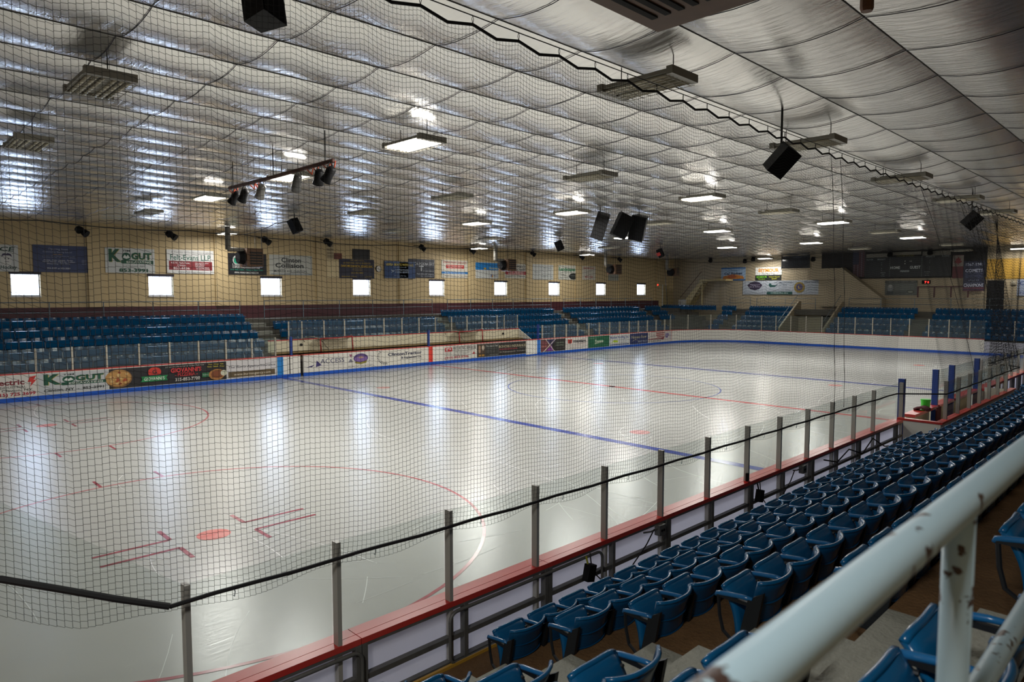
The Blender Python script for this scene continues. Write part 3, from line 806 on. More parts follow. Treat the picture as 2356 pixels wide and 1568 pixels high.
while ye > RC+0.2:
    y2 = max(ye-2.44, RC)
    MB().box(XEND, XEND+0.05, y2+0.004, ye-0.004, 0.17, 1.03).build('board_panel', BWHITE, eb)
    MB().box(XEND-0.008, XEND+0.05, y2+0.002, ye-0.002, 0.0, 0.168).build('kick_plate', KICK, eb)
    MB().box(XEND-0.01, XEND+0.25, y2+0.002, ye-0.002, 1.032, 1.07).build('cap_rail', CAPR, eb)
    for q in (0, 1.22):
        if ye-q > RC:
            MB().box(XEND+0.085, XEND+0.145, ye-q-0.03, ye-q+0.03, 1.07, 2.32).build('post', ALUF, eb)
            MB().box(XEND+0.109, XEND+0.121, max(ye-q-1.19, RC), ye-q-0.03, 1.07, 2.3).build('pane', GLASSF, eb)
    ye = y2
for k in range(5):
    an = R(18*k); xx, yy = XEND-RC+(RC+0.115)*math.sin(an), RC-(RC+0.115)*math.cos(an)
    MB().box(xx-0.03, xx+0.03, yy-0.03, yy+0.03, 1.0, 2.3).build('post', ALUF, eb)

# ---- penalty boxes / timekeeper bench behind the far boards
pb = thing('penalty_box', (0, 27.2, 0), 'long open penalty box with white back wall behind far boards', 'penalty box')
MB().box(-9.0, 8.6, 27.45, 27.5, 1.14, 1.70).build('back_wall', mat('box_cream', '#d8d0b4', 0.5), pb)
MB().box(-9.0, 8.6, 27.43, 27.52, 1.702, 1.745).build('cap', CAPR, pb)
MB().box(-9.0, 8.6, 27.44, 27.5, 0.7, 1.138).build('lower_wall', mat('box_brown', '#5a4a34', 0.7), pb)
MB().box(-9.0, 8.8, 27.05, 27.4, 1.06, 1.12).build('bench', mat('bench_wood', '#8a7448', 0.6), pb)
MB().box(-9.0, 8.8, 26.4, 27.44, 0.3, 0.34).build('box_floor', CONCD, pb)
MB().prism([(26.3, 1.07), (27.45, 1.07), (27.45, 1.70)], 0, 8.61, 8.66).build('end_wall', BWHITE, pb)
pxs = [-7.9, -7.17, -5.92, -4.69, -3.43, -2.17, -0.94, 0.28, 1.51, 2.76, 4.01, 5.28, 6.6, 7.24, 8.49]
for x in pxs: MB().box(x-0.03, x+0.03, 27.44, 27.5, 1.745, 2.66).build('post', ALUF, pb)
for a, b in zip(pxs, pxs[1:]): MB().box(a+0.035, b-0.035, 27.464, 27.476, 1.745, 2.63).build('pane', GLASSF, pb)
for x in (-7.25, 7.1):
    MB().tube([(x, 27.44, 1.45), (x, 27.38, 1.45)], 0.07, 10).build('floodlight', DARK, pb)

# ---- goals stored on the far boards
def goal(x0, x1, y, z0, lab):
    g = thing('hockey_goal', ((x0+x1)/2, y, z0), lab, 'goal', 'red goals stored behind the far boards')
    zt_ = z0+0.72
    for x, z in ((x0, zt_-0.04), (x1, zt_+0.04)):
        MB().tube([(x+0.05, y, z0), (x, y-0.02, z)], 0.035, 8).build('post', REDN, g, smooth=True)
    MB().tube([(x0, y-0.02, zt_-0.04), ((x0+x1)/2, y, zt_-0.05), (x1, y-0.02, zt_+0.04)], 0.03, 8).build('crossbar', REDN, g, smooth=True)
    MB().tube([(x0, y-0.02, zt_-0.02), (x0-0.3, y+0.3, zt_+0.07), (x0-0.7, y+0.55, zt_-0.02), (x0-0.55, y+0.6, zt_-0.2)], 0.025, 6).build('rear_frame', mat('goal_frame_pale', '#8d8272', 0.6), g, smooth=True)
    MB().tube([(x0+0.3, y+0.5, zt_-0.1), (x0+0.75, y+0.35, z0)], 0.025, 6).build('brace', mat('goal_frame_pale', '#8d8272', 0.6), g)
    # netting: crossed cords sagging behind the frame
    nt = MB()
    def npnt(u, v):
        return Vector((x0-0.35*(1-u)*v+(x1-x0)*u, y+0.05+0.55*math.sin(v*math.pi/1.6), zt_-0.05-0.65*v*v+0.06*math.sin(u*math.pi)*-1))
    for k in range(25): nt.tube([npnt(k/24, j/6) for j in range(7)], 0.009, 3, cap=False)
    for j in range(1, 16): nt.tube([npnt(k/12, j/16) for k in range(13)], 0.009, 3, cap=False)
    nt.build('netting', NETW, g)['kind'] = 'stuff'
    cl = MB().grid(lambda u, v: (npnt(u, 0.05+0.2*v)+Vector((0, 0.01, 0.01)), Vector((0, 0, 1))), 8, 3, 0.01).build('skirt', NETW, g)
goal(-6.57, -4.7, 26.7, 1.08, 'red posted hockey goal stored behind the far boards, left one')
goal(2.72, 4.6, 26.7, 1.08, 'red posted hockey goal stored behind the far boards, right one')

# ================================================================== SIGNS
_fc = bpy.data.curves.new('lettering_src', 'FONT'); _fo = bpy.data.objects.new('lettering_src', _fc)
def text_poly(body, bold=0.0, shear=0.0):
    _fc.body = body; _fc.size = 1.0; _fc.resolution_u = 2; _fc.offset = bold; _fc.shear = shear; _fc.fill_mode = 'FRONT'
    me = _fo.to_mesh()
    vs = [(v.co.x, v.co.y) for v in me.vertices]; fs = [tuple(p.vertices) for p in me.polygons]
    _fo.to_mesh_clear()
    return vs, fs
class Panel:
    """a flat printed board: origin o (lower left), u right, v up, n towards the viewer"""
    def __init__(s, o, u, v, wd, ht):
        s.o, s.u, s.v = Vector(o), Vector(u), Vector(v); s.n = s.u.cross(s.v); s.w, s.h = wd, ht; s.layers = {}; s.k = 0
    def P(s, a, b, d): return s.o+s.u*(a*s.w)+s.v*(b*s.h)+s.n*d
    def put(s, colr, pts, faces):
        s.k += 1; d = 0.002+0.0012*s.k
        s.layers.setdefault(colr, MB()).add([s.P(a, b, d) for a, b in pts], faces)
    def item(s, it):
        t = it[0]
        if t == 'r': _, a0, b0, a1, b1, c = it; s.put(c, [(a0, b0), (a1, b0), (a1, b1), (a0, b1)], [(0, 1, 2, 3)])
        elif t == 'e':
            _, ca, cb, ra, rb, c = it; s.put(c, [(ca+ra*math.cos(2*math.pi*k/24), cb+rb*math.sin(2*math.pi*k/24)) for k in range(24)], [tuple(range(24))])
        elif t == 'p': _, pts, c = it; s.put(c, pts, [tuple(range(len(pts)))])
        elif t == 't':
            # ('t', text, centre u, baseline v, cap height, width, colour[, bold[, shear]])
            _, body, ca, vb, hh, ww, c = it[:7]; bold = it[7] if len(it) > 7 else 0.0; sh = it[8] if len(it) > 8 else 0.0
            vs, fs = text_poly(body, bold, sh)
            if not vs: return
            xs = [p[0] for p in vs]; x0, x1 = min(xs), max(xs); sx = ww/(x1-x0); sy = hh/0.70
            s.put(c, [(ca-ww/2+(p[0]-x0)*sx, vb+p[1]*sy) for p in vs], fs)
def sign(name, cat, label, plane, a0, a1, z0, z1, bg, items, group=None, off=0.05, thick=0.03, at=None):
    """plane 'Y': hung on a wall facing -y (a = x from left to right); plane 'X': wall facing -x (a = y from left to right, decreasing)"""
    if plane == 'Y':
        y = (YW if at is None else at)-off; o = (a0, y, z0); u = (1, 0, 0); wd = a1-a0
        t = thing(name, ((a0+a1)/2, y+thick/2, z0), label, cat, group)
        bd = MB().box(a0, a1, y, y+thick, z0, z1).build('board', paint(bg), t)
    else:
        x = (XE if at is None else at)-off; o = (x, a0, z0); u = (0, -1, 0); wd = a0-a1
        t = thing(name, (x+thick/2, (a0+a1)/2, z0), label, cat, group)
        bd = MB().box(x, x+thick, a1, a0, z0, z1).build('board', paint(bg), t)
    pn = Panel(o, u, (0, 0, 1), wd, z1-z0)
    for it in items: pn.item(it)
    for c, mb_ in pn.layers.items(): mb_.build('print', paint(c), t)
    return t
GW = 'sponsor signs on the far wall'; GB = 'advertisements along the far boards'; GE = 'signs on the end wall'
def lines(rows, c, bold=0.0):
    """rows of small print: (text, centre, v, h, w)"""
    return [('t', a, b, v, h, ww, c, bold) for a, b, v, h, ww in rows]
sign('wall_sign', 'sign', 'white sign with a navy cap badge, cut by the left picture edge', 'Y', -20.6, -18.24, 5.07, 6.28, '#c9cccb',
     [('t', 'POLICE', 0.62, 0.76, 0.16, 0.66, '#173f35', 0.02, 0.15), ('e', 0.81, 0.42, 0.085, 0.22, '#d9d9d6'), ('p', [(0.73, 0.55), (0.75, 0.66), (0.80, 0.69), (0.81, 0.66), (0.83, 0.69), (0.88, 0.66), (0.9, 0.55), (0.86, 0.60), (0.77, 0.60)], '#241f46'),
      ('e', 0.79, 0.48, 0.012, 0.02, '#33333f'), ('e', 0.84, 0.48, 0.012, 0.02, '#33333f'), ('r', 0.78, 0.36, 0.85, 0.375, '#33333f'), ('t', 'Hockey', 0.84, 0.1, 0.13, 0.26, '#173f35', 0.02, 0.15), ('t', 'Youth', 0.5, 0.1, 0.13, 0.26, '#173f35', 0.02, 0.15)], GW)
sign('wall_sign', 'sign', 'navy blue sign crowded with small pale lettering, second on the wall', 'Y', -17.69, -15.37, 5.08, 6.34, '#2d3a63',
     lines([('Opening Soon', 0.43, 0.83, 0.07, 0.34), ('Community Skating School', 0.42, 0.73, 0.055, 0.5), ('Members and guests welcome every day', 0.44, 0.59, 0.035, 0.56), ('Lessons for all ages and abilities', 0.44, 0.54, 0.03, 0.56)], '#9aa0b8')
     +lines([('Hockey - Skate - Leagues - Parties', 0.43, 0.43, 0.045, 0.5), ('Rentals, Fridays - Public ice - Lockers', 0.44, 0.37, 0.045, 0.56), ('Sharpening - Pro Shop', 0.43, 0.3, 0.045, 0.4), ('853-3507 or 853-3500', 0.43, 0.12, 0.06, 0.4)], '#c3c6d2', 0.01)
     +lines([('Low rates', 0.42, 0.65, 0.04, 0.16)], '#c8973c')+[('r', 0.84, 0.32, 0.92, 0.33, '#9aa0b8'), ('r', 0.84, 0.37, 0.92, 0.38, '#9aa0b8'), ('r', 0.84, 0.42, 0.92, 0.43, '#9aa0b8'), ('r', 0.84, 0.47, 0.92, 0.48, '#9aa0b8')], GW)
GR = '#14523c'
def kogut(k0=True):
    it = [('t', 'K', 0.2, 0.46, 0.46, 0.24, '#b3a24a', 0.05), ('t', 'K', 0.19, 0.47, 0.46, 0.24, GR, 0.05), ('e', 0.42, 0.66, 0.09, 0.16, GR), ('p', [(0.35, 0.62), (0.39, 0.74), (0.42, 0.66), (0.45, 0.74), (0.49, 0.62), (0.42, 0.57)], '#d7d9d4'),
          ('t', 'GUT', 0.73, 0.56, 0.25, 0.42, '#b3a24a', 0.05), ('t', 'GUT', 0.725, 0.57, 0.25, 0.42, GR, 0.05), ('r', 0.34, 0.38, 0.97, 0.52, GR), ('e', 0.34, 0.45, 0.03, 0.07, GR), ('t', 'EXCAVATING', 0.67, 0.41, 0.08, 0.5, '#e3e4dc', 0.02), ('t', 'TIM', 0.42, 0.86, 0.07, 0.16, '#2c3d35', 0.01)]
    return it
sign('wall_sign', 'sign', 'pale wall sign with big green letters, hung left of second window', 'Y', -14.74, -12.48, 5.11, 6.35, '#c5c8c6',
     kogut()+[('t', 'Clinton, NY', 0.6, 0.25, 0.07, 0.4, '#7d8581'), ('t', '853-3991', 0.56, 0.05, 0.13, 0.58, GR, 0.03)], GW)
sign('wall_sign', 'sign', 'white sign with green headline over a dark red block', 'Y', -11.89, -9.49, 5.14, 6.39, '#d3d3d1',
     [('t', 'Felt-Evans LLP', 0.5, 0.57, 0.23, 0.86, '#1c5c4c', 0.01), ('t', 'A Tradition Of Excellence Since 1894', 0.5, 0.86, 0.07, 0.82, '#6d7270', 0, 0.2), ('r', 0.04, 0.15, 0.96, 0.52, '#7d1f27'),
      ('t', '4-6 N. Park Row,', 0.28, 0.41, 0.075, 0.4, '#d9cfd0', 0.01), ('t', 'Clinton', 0.3, 0.31, 0.075, 0.18, '#d9cfd0', 0.01), ('t', '853-4436', 0.3, 0.18, 0.1, 0.34, '#e5dcdc', 0.01)]
     +lines([('-General Practice', 0.73, 0.43, 0.05, 0.3), ('-Real Estate', 0.69, 0.37, 0.05, 0.22), ('-Litigation', 0.68, 0.31, 0.05, 0.2), ('-Trial Experience', 0.74, 0.25, 0.05, 0.3), ('-Estate Planning', 0.75, 0.19, 0.05, 0.3)], '#d9cfd0', 0.01)
     +[('t', 'www.Felt-Evans.com', 0.5, 0.04, 0.07, 0.55, '#6d7270', 0, 0.2)], GW)
sign('wall_sign', 'sign', 'black sign with white and teal lettering behind the hanging heater', 'Y', -8.88, -6.52, 5.14, 6.33, '#16161b',
     [('e', 0.25, 0.68, 0.07, 0.2, '#d8dcd8'), ('e', 0.27, 0.66, 0.065, 0.15, '#1f9e7d'), ('t', 'R. EMERSON WORKING MACHINES', 0.5, 0.42, 0.09, 0.66, '#cfcfcb', 0.02), ('t', 'COMPLETE FENCING DOORS & WALLS', 0.5, 0.31, 0.09, 0.66, '#cfcfcb', 0.02),
      ('t', '315-725-7504 - Clinton, New York', 0.52, 0.2, 0.06, 0.8, '#2f9c86', 0.01), ('t', 'WWW.WORKINGMACHINES.COM', 0.5, 0.06, 0.08, 0.58, '#d6d6d0', 0.02)], GW)
sign('wall_sign', 'sign', 'pale grey sign with dark gothic style lettering above a window', 'Y', -6.34, -3.66, 5.18, 6.34, '#b7b8b0',
     [('t', 'Clinton', 0.5, 0.64, 0.22, 0.46, '#2c2e30', 0.03), ('t', 'Collision', 0.46, 0.37, 0.22, 0.66, '#2c2e30', 0.03), ('t', 'McBRIDE AVE.,CLINTON', 0.48, 0.13, 0.11, 0.76, '#4c5053', 0.01), ('r', 0.03, 0.03, 0.97, 0.05, '#3b5f83')], GW)
sign('wall_sign', 'sign', 'dark navy sign with yellow lettering above the fourth window', 'Y', -1.81, 0.72, 5.05, 6.26, '#23253a',
     lines([('WE ARE YOUR', 0.5, 0.9, 0.06, 0.42), ('AIR CONDITIONING - HEATING - REFRIGERATION', 0.5, 0.76, 0.08, 0.78), ('REFRIGERATION CENTER', 0.5, 0.5, 0.03, 0.26), ('Westmoreland', 0.5, 0.42, 0.05, 0.28), ('(315) 853-5000', 0.5, 0.25, 0.09, 0.34), ('RESIDENTIAL', 0.28, 0.06, 0.06, 0.44), ('CLINTON', 0.82, 0.06, 0.06, 0.2)], '#a58a28', 0.01)
     +[('t', 'DAVIS MECHANICAL SERVICE INC.', 0.5, 0.58, 0.11, 0.93, '#c5a126', 0.03)], GW)
sign('wall_panel', 'panel', 'plain black square panel above the navy sign', 'Y', -0.86, 0.41, 6.28, 6.91, '#131316', [('r', 0.03, 0.04, 0.97, 0.96, '#17171b')], GW)
sign('wall_panel', 'panel', 'small rust brown square plate left of the navy sign', 'Y', -2.16, -1.62, 6.22, 6.59, '#5c2a1d', [('r', 0.05, 0.06, 0.95, 0.94, '#652f20')], GW)
sign('wall_panel', 'panel', 'blank cream board beside the navy and yellow sign', 'Y', -2.74, -1.84, 5.05, 6.17, '#cbb98e', [('r', 0.02, 0.02, 0.98, 0.98, '#d0be93')], GW)
lv_ = thing('louvre', (-2.45, YW-0.05, 6.2), 'tall pale louvred vent high on the far wall', 'vent')
MB().box(-2.72, -2.2, YW-0.06, YW-0.002, 6.2, 7.36).build('frame', mat('vent_beige', '#b7a887', 0.6), lv_)
for k in range(5): MB().box(-2.69, -2.23, YW-0.085, YW-0.062, 6.28+0.22*k, 6.42+0.22*k).build('slat', mat('vent_slat', '#8f8166', 0.6), lv_)
sign('wall_sign', 'sign', 'mid blue sign with yellow headline right of the wall clock', 'Y', 1.46, 3.94, 5.1, 6.23, '#1c3d6b',
     [('t', 'USFSA SKATE WITH U.S.', 0.5, 0.74, 0.13, 0.9, '#c7b23a', 0.03), ('t', 'Is Proudly Sponsored By', 0.5, 0.63, 0.06, 0.42, '#9fb0c6'), ('t', 'UNITED STATES', 0.57, 0.45, 0.09, 0.44, '#9fb0c6', 0.02), ('t', 'POSTAL SERVICE', 0.57, 0.32, 0.09, 0.44, '#9fb0c6', 0.02), ('p', [(0.2, 0.5), (0.33, 0.46), (0.3, 0.4), (0.2, 0.32), (0.25, 0.41)], '#9fb0c6'), ('t', 'We Deliver For You.', 0.5, 0.12, 0.07, 0.4, '#9fb0c6'), ('r', 0, 0.95, 1, 0.965, '#8ea0b5'), ('r', 0, 0.03, 1, 0.04, '#8ea0b5')], GW, off=0.12)
sign('wall_sign', 'sign', 'dark slate sign with pale medical staff, overlapped by blue sign', 'Y', 3.22, 5.66, 5.17, 6.44, '#1f2536',
     [('t', 'UTICA PODIATRY', 0.54, 0.68, 0.16, 0.88, '#b5b8bd', 0.01), ('r', 0.51, 0.36, 0.545, 0.64, '#aeb2b8'), ('e', 0.53, 0.62, 0.09, 0.04, '#aeb2b8'), ('t', 'DR. JOHN HOBAICA', 0.78, 0.34, 0.06, 0.36, '#aeb2b8', 0.01), ('t', 'Medicine and Surgery', 0.66, 0.17, 0.1, 0.6, '#aeb2b8'), ('t', 'TEL. 315-735-6617', 0.72, 0.04, 0.08, 0.46, '#aeb2b8')], GW)
ck = thing('wall_clock', (1.06, YW-0.06, 5.5), 'round white wall clock with black rim between two blue signs', 'clock')
MB().tube([(1.06, YW-0.002, 5.7), (1.06, YW-0.07, 5.7)], 0.21, 24).build('rim', BLACK, ck)
MB().disc((1.06, YW-0.072, 5.7), (1, 0, 0), (0, 0, 1), 0.185, 0.185, 24).build('face', paint('#cfcac0'), ck)
MB().obox((1.03, YW-0.076, 5.73), (0.1, 0.004, 0.014), Matrix.Rotation(0.6, 3, 'Y')).build('hand', BLACK, ck); MB().obox((1.08, YW-0.078, 5.66), (0.14, 0.004, 0.012), Matrix.Rotation(1.1, 3, 'Y')).build('hand', BLACK, ck)
sign('wall_sign', 'sign', 'white sign with red headline and a thin blue band', 'Y', 6.28, 8.74, 5.21, 6.48, '#cfcbbd',
     [('t', 'PARKWAY DRUGS', 0.5, 0.8, 0.13, 0.86, '#a8453f', 0.01), ('r', 0.16, 0.53, 0.84, 0.73, '#b83a38'), ('t', 'FAMILY OWNED & OPERATED', 0.5, 0.64, 0.05, 0.58, '#e0d6cd', 0.02), ('t', 'In the Clinton Village', 0.5, 0.56, 0.05, 0.5, '#e0d6cd', 0.02), ('t', 'Gift Items - Greeting Cards', 0.55, 0.42, 0.06, 0.66, '#b08a80'), ('r', 0, 0.23, 1, 0.35, '#2a6fae'), ('t', 'For More Than Thirty-Five Years Quality', 0.5, 0.26, 0.06, 0.76, '#cfd8de', 0.01), ('t', 'Prescriptions, Home Health Care', 0.5, 0.13, 0.06, 0.9, '#8d7f78'), ('t', '853-5585 - 37 College St - Clinton NY', 0.5, 0.04, 0.06, 0.94, '#8d7f78')], GW)
sign('wall_sign', 'sign', 'sign with bright blue upper half and white lower half', 'Y', 9.37, 11.78, 5.23, 6.43, '#c9ccc8',
     [('r', 0.02, 0.52, 0.98, 0.96, '#1f7fc6'), ('r', 0.38, 0.55, 0.48, 0.66, '#c8a02c'), ('t', 'Verona', 0.77, 0.58, 0.14, 0.36, '#c9c36a', 0.01), ('p', [(0.66, 0.08), (0.66, 0.26), (0.74, 0.26), (0.74, 0.08)], '#7f86a8'), ('p', [(0.7, 0.08), (0.74, 0.26), (0.77, 0.08)], '#c98a2c'), ('t', 'Bank', 0.86, 0.17, 0.07, 0.14, '#5b6486'), ('t', 'Member', 0.88, 0.09, 0.06, 0.18, '#5b6486')], GW)
sign('wall_sign', 'sign', 'white sign with a rounded red bar beside the second heater', 'Y', 12.47, 14.8, 5.28, 6.4, '#c6c3b6',
     [('t', "Kotary's", 0.7, 0.78, 0.16, 0.5, '#33333a', 0.03, 0.1), ('t', 'Hockey Supply', 0.58, 0.56, 0.16, 0.76, '#33333a', 0.03), ('r', 0.06, 0.25, 0.95, 0.49, '#a03038'), ('e', 0.06, 0.37, 0.05, 0.12, '#a03038'), ('e', 0.95, 0.37, 0.04, 0.12, '#a03038'), ('t', 'STICKS - EQUIPMENT', 0.5, 0.39, 0.07, 0.74, '#d9cfc6', 0.02), ('t', 'SKATE SHARPENING', 0.5, 0.28, 0.07, 0.72, '#d9cfc6', 0.02), ('t', 'Westmoreland Rd. - Whitesboro, NY', 0.5, 0.12, 0.07, 0.88, '#5a5a58', 0.01)], GW)
sign('wall_sign', 'sign', 'plain grey white sign with thin lettering past the second heater', 'Y', 15.5, 17.98, 5.22, 6.45, '#b9bcb8',
     lines([('The Dibble Agency', 0.64, 0.74, 0.1, 0.6), ('Insurance and Real Estate', 0.62, 0.62, 0.06, 0.5), ('Clinton, NY', 0.24, 0.45, 0.07, 0.3), ('Westmoreland', 0.66, 0.36, 0.06, 0.4), ('PHONE: 853-6700', 0.68, 0.18, 0.08, 0.56)], '#6a747c'), GW)
sign('wall_sign', 'sign', 'white sign with green headline and black oval in corner', 'Y', 18.62, 21.06, 5.26, 6.47, '#c6c6bb',
     [('t', 'Landscapes', 0.45, 0.62, 0.22, 0.84, '#2f7d55', 0.04), ('e', 0.78, 0.24, 0.24, 0.22, '#1e2322'), ('t', 'LANDSCAPE SUPPLY', 0.78, 0.28, 0.05, 0.34, '#9ea59f'), ('t', '315-853-4004', 0.78, 0.18, 0.05, 0.3, '#9ea59f')]+lines([('- Lawn Care', 0.24, 0.44, 0.09, 0.36), ('- Gardens', 0.2, 0.29, 0.09, 0.3), ('- Snow Plowing', 0.27, 0.12, 0.09, 0.42)], '#4c5350', 0.01), GW)
sign('wall_sign', 'sign', 'narrow white sign with red lettering left of third heater', 'Y', 21.7, 23.48, 5.3, 6.48, '#c6c2b4',
     [('t', 'REED MASONRY', 0.5, 0.78, 0.13, 0.84, '#b0504a', 0.02), ('t', '853-1502', 0.5, 0.14, 0.14, 0.6, '#a03c40', 0.03)]+lines([('Brick - Block', 0.45, 0.62, 0.06, 0.56), ('Stone', 0.42, 0.52, 0.06, 0.3), ('Chimneys', 0.42, 0.42, 0.06, 0.36), ('Repairs', 0.4, 0.33, 0.06, 0.3)], '#8c8478'), GW)
sign('wall_sign', 'sign', 'small pale sign hung under the third heater', 'Y', 25.34, 27.16, 5.28, 5.87, '#9b9c92', [('t', 'ICE TIME', 0.5, 0.4, 0.3, 0.6, '#7d8078')], GW)

# ---- advertisements on the far boards (flat vinyl on the white panels)
BD = dict(at=WID, off=0.012, thick=0.008)
Z0, Z1 = 0.19, 1.0
def ad(label, a0, a1, bg, items, z1=Z1): return sign('board_advertisement', 'advertisement', label, 'Y', a0+0.01, a1-0.01, Z0, z1, bg, items, GB, **BD)
MRN = '#7c2430'
ad('white board advertisement with maroon lettering and red lightning bolt', -21.3, -18.87, '#cfccc6', [('t', 'Burns Electric', 0.43, 0.58, 0.24, 0.8, MRN, 0.03), ('p', [(0.9, 0.9), (0.99, 0.95), (0.95, 0.76), (0.99, 0.76), (0.9, 0.44), (0.92, 0.66), (0.87, 0.66)], '#c5332d'), ('t', 'COMMERCIAL - INDUSTRIAL', 0.45, 0.42, 0.1, 0.8, '#5d5b58', 0.01), ('t', 'Utica Street - Clinton, NY', 0.5, 0.27, 0.1, 0.86, '#45433f', 0.01), ('t', 'SERVICE - (315) 725 3699', 0.5, 0.07, 0.14, 0.94, '#a3283c', 0.03)])
ad('pale board advertisement with big green letters beside the lightning bolt', -18.86, -16.48, '#b9bcbe', kogut()+[('t', 'Clinton, NY  -  853-3991', 0.5, 0.12, 0.12, 0.86, '#333b38', 0.02)])
def pizza():
    it = [('e', 0.075, 0.5, 0.105, 0.46, '#7e5a33'), ('e', 0.07, 0.53, 0.1, 0.41, '#b98a4d')]
    random.seed(3)
    for k in range(26):
        a, r = random.random()*6.28, random.random()**0.5
        it.append(('e', 0.075+0.08*r*math.cos(a), 0.55+0.33*r*math.sin(a), 0.012, 0.05, random.choice(['#a84f2c', '#c9a05f', '#9c4426', '#d3b277'])))
    return it
ad('long black pizzeria advertisement with pizza photo and green ribbon', -16.46, -11.7, '#232124', pizza()+[('p', [(0, 0), (0.0, 1), (-0.001, 1), (-0.001, 0)], '#232124'),
    ('e', 0.36, 0.7, 0.055, 0.26, '#c43a2e'), ('r', 0.3, 0.3, 0.42, 0.56, '#232124'), ('t', 'G', 0.36, 0.62, 0.2, 0.04, '#3a2326', 0.03), ('p', [(0.24, 0.22), (0.26, 0.36), (0.245, 0.5), (0.47, 0.5), (0.455, 0.36), (0.47, 0.22)], '#23854c'), ('t', "GIOVANNI'S", 0.357, 0.28, 0.16, 0.17, '#d5ddcf', 0.02),
    ('t', 'just around the corner at 12 East Park Row', 0.62, 0.88, 0.07, 0.34, '#bdbab0', 0.01), ('t', "GIOVANNI'S", 0.63, 0.6, 0.22, 0.27, '#c8393b', 0.04), ('t', '- PIZZERIA -', 0.63, 0.38, 0.18, 0.2, '#b03336', 0.04), ('t', '315-853-7700', 0.64, 0.13, 0.16, 0.22, '#cfcdc6', 0.03),
    ('t', 'Pizza - Wings - Subs', 0.9, 0.86, 0.07, 0.14, '#c7b737', 0.01), ('t', 'Pasta - Salads - Soups', 0.9, 0.74, 0.07, 0.16, '#c7b737', 0.01), ('r', 0.77, 0.22, 0.835, 0.46, '#2b6b46'), ('t', 'We Deliver', 0.8, 0.32, 0.06, 0.05, '#cfd8cb'), ('e', 0.905, 0.32, 0.075, 0.3, '#a9743c'), ('e', 0.91, 0.33, 0.06, 0.22, '#7c4425'), ('e', 0.97, 0.38, 0.03, 0.16, '#c9c7b0')])
ad('white board advertisement with black script above a brown bar', -11.69, -9.3, '#cdc9c9', [('t', 'The Burns Agency Insurance', 0.5, 0.58, 0.13, 0.94, '#4a4850', 0.01, 0.2), ('r', 0.02, 0.06, 0.96, 0.38, '#5c4c33'), ('t', 'www.burnsagency.com', 0.5, 0.16, 0.13, 0.74, '#c9beab', 0.01)])
def strip(label, a0, a1, c): 
    t = sign('board_stripe', 'stripe', label, 'Y', a0, a1, 0.17, 1.03, c, [], GB, at=WID, off=0.016, thick=0.012); return t
strip('light blue stripe on the far boards left of the open gate', -9.28, -8.98, '#1479c0')
strip('red stripe on the far boards at the centre line', -0.20, 0.08, '#d8392a')
strip('blue stripe on the far boards right of the white gate', 8.79, 9.1, '#2d6fc4')
gt = thing('rink_gate', (-8.5, WID, 0.17), 'narrow white gate standing ajar beside the blue stripe', 'gate')
MB().box(-8.62, -8.12, WID-0.016, WID-0.002, 0.19, 1.0).build('door', BWHITE, gt); MB().box(-8.66, -8.63, WID-0.018, WID-0.002, 0.17, 1.03).build('edge', BLACK, gt); MB().box(-8.08, -7.94, WID+0.3, WID+0.34, 0.0, 1.03).build('gap_shade', DARK, gt)  # dark sheet behind the boards stands for shade in the gap
gt2 = thing('rink_gate', (8.25, WID, 0.1), 'plain white gate in the far boards left of blue stripe', 'gate')
MB().box(7.74, 8.78, WID-0.016, WID-0.002, 0.10, 1.03).build('door', BWHITE, gt2); MB().box(7.73, 7.745, WID-0.018, WID-0.001, 0.10, 1.03).build('edge', ALUF, gt2)
ad('white board advertisement with purple sail logo right of the gate', -7.93, -5.58, '#d3d0c8', [('p', [(0.05, 0.28), (0.25, 0.42), (0.19, 0.28)], '#3c3468'), ('p', [(0.28, 0.26), (0.3, 0.68), (0.42, 0.36)], '#3a3068'), ('t', 'ACCESS', 0.68, 0.46, 0.28, 0.58, '#4a4a66', 0.005), ('t', 'Federal Credit Union', 0.68, 0.3, 0.08, 0.6, '#9a97a0')])
ad('white board advertisement with a purple oval crest', -5.53, -3.82, '#d3d0c8', [('p', [(0.09, 0.9), (0.2, 0.9), (0.15, 0.68)], '#8a4a66'), ('p', [(0.06, 0.4), (0.22, 0.4), (0.14, 0.64)], '#6d6c78'), ('e', 0.5, 0.62, 0.26, 0.3, '#4f3b70'), ('e', 0.5, 0.58, 0.22, 0.2, '#7a5c98'), ('p', [(0.3, 0.42), (0.5, 0.34), (0.72, 0.46), (0.7, 0.3), (0.5, 0.22), (0.3, 0.3)], '#8a8038'), ('p', [(0.4, 0.66), (0.5, 0.76), (0.62, 0.66), (0.5, 0.6)], '#b08f78'), ('t', 'ROCK HOUSE GRILL & TAVERN', 0.5, 0.1, 0.07, 0.88, '#77737c'), ('r', 0.86, 0.5, 0.97, 0.52, '#8a86a0'), ('r', 0.86, 0.66, 0.97, 0.68, '#a08a98')])
wh = []
for k in range(12):
    a = R(130+k*13); wh.append(('p', [(0.18+0.1*math.cos(a), 0.6+0.34*math.sin(a)), (0.18+0.155*math.cos(a+0.1), 0.6+0.54*math.sin(a+0.1)), (0.18+0.15*math.cos(a+0.2), 0.6+0.52*math.sin(a+0.2))], '#4a4c55'))
ad('white board advertisement with a dark wheat wreath left of red stripe', -3.76, -0.4, '#d8d4c8', wh+[('t', 'ClintonTractor', 0.57, 0.62, 0.2, 0.68, '#2c3050', 0.02), ('t', '& Implement Co.', 0.7, 0.38, 0.14, 0.42, '#43465c', 0.02), ('t', 'The Calidonna Family', 0.78, 0.26, 0.06, 0.28, '#77747a')])
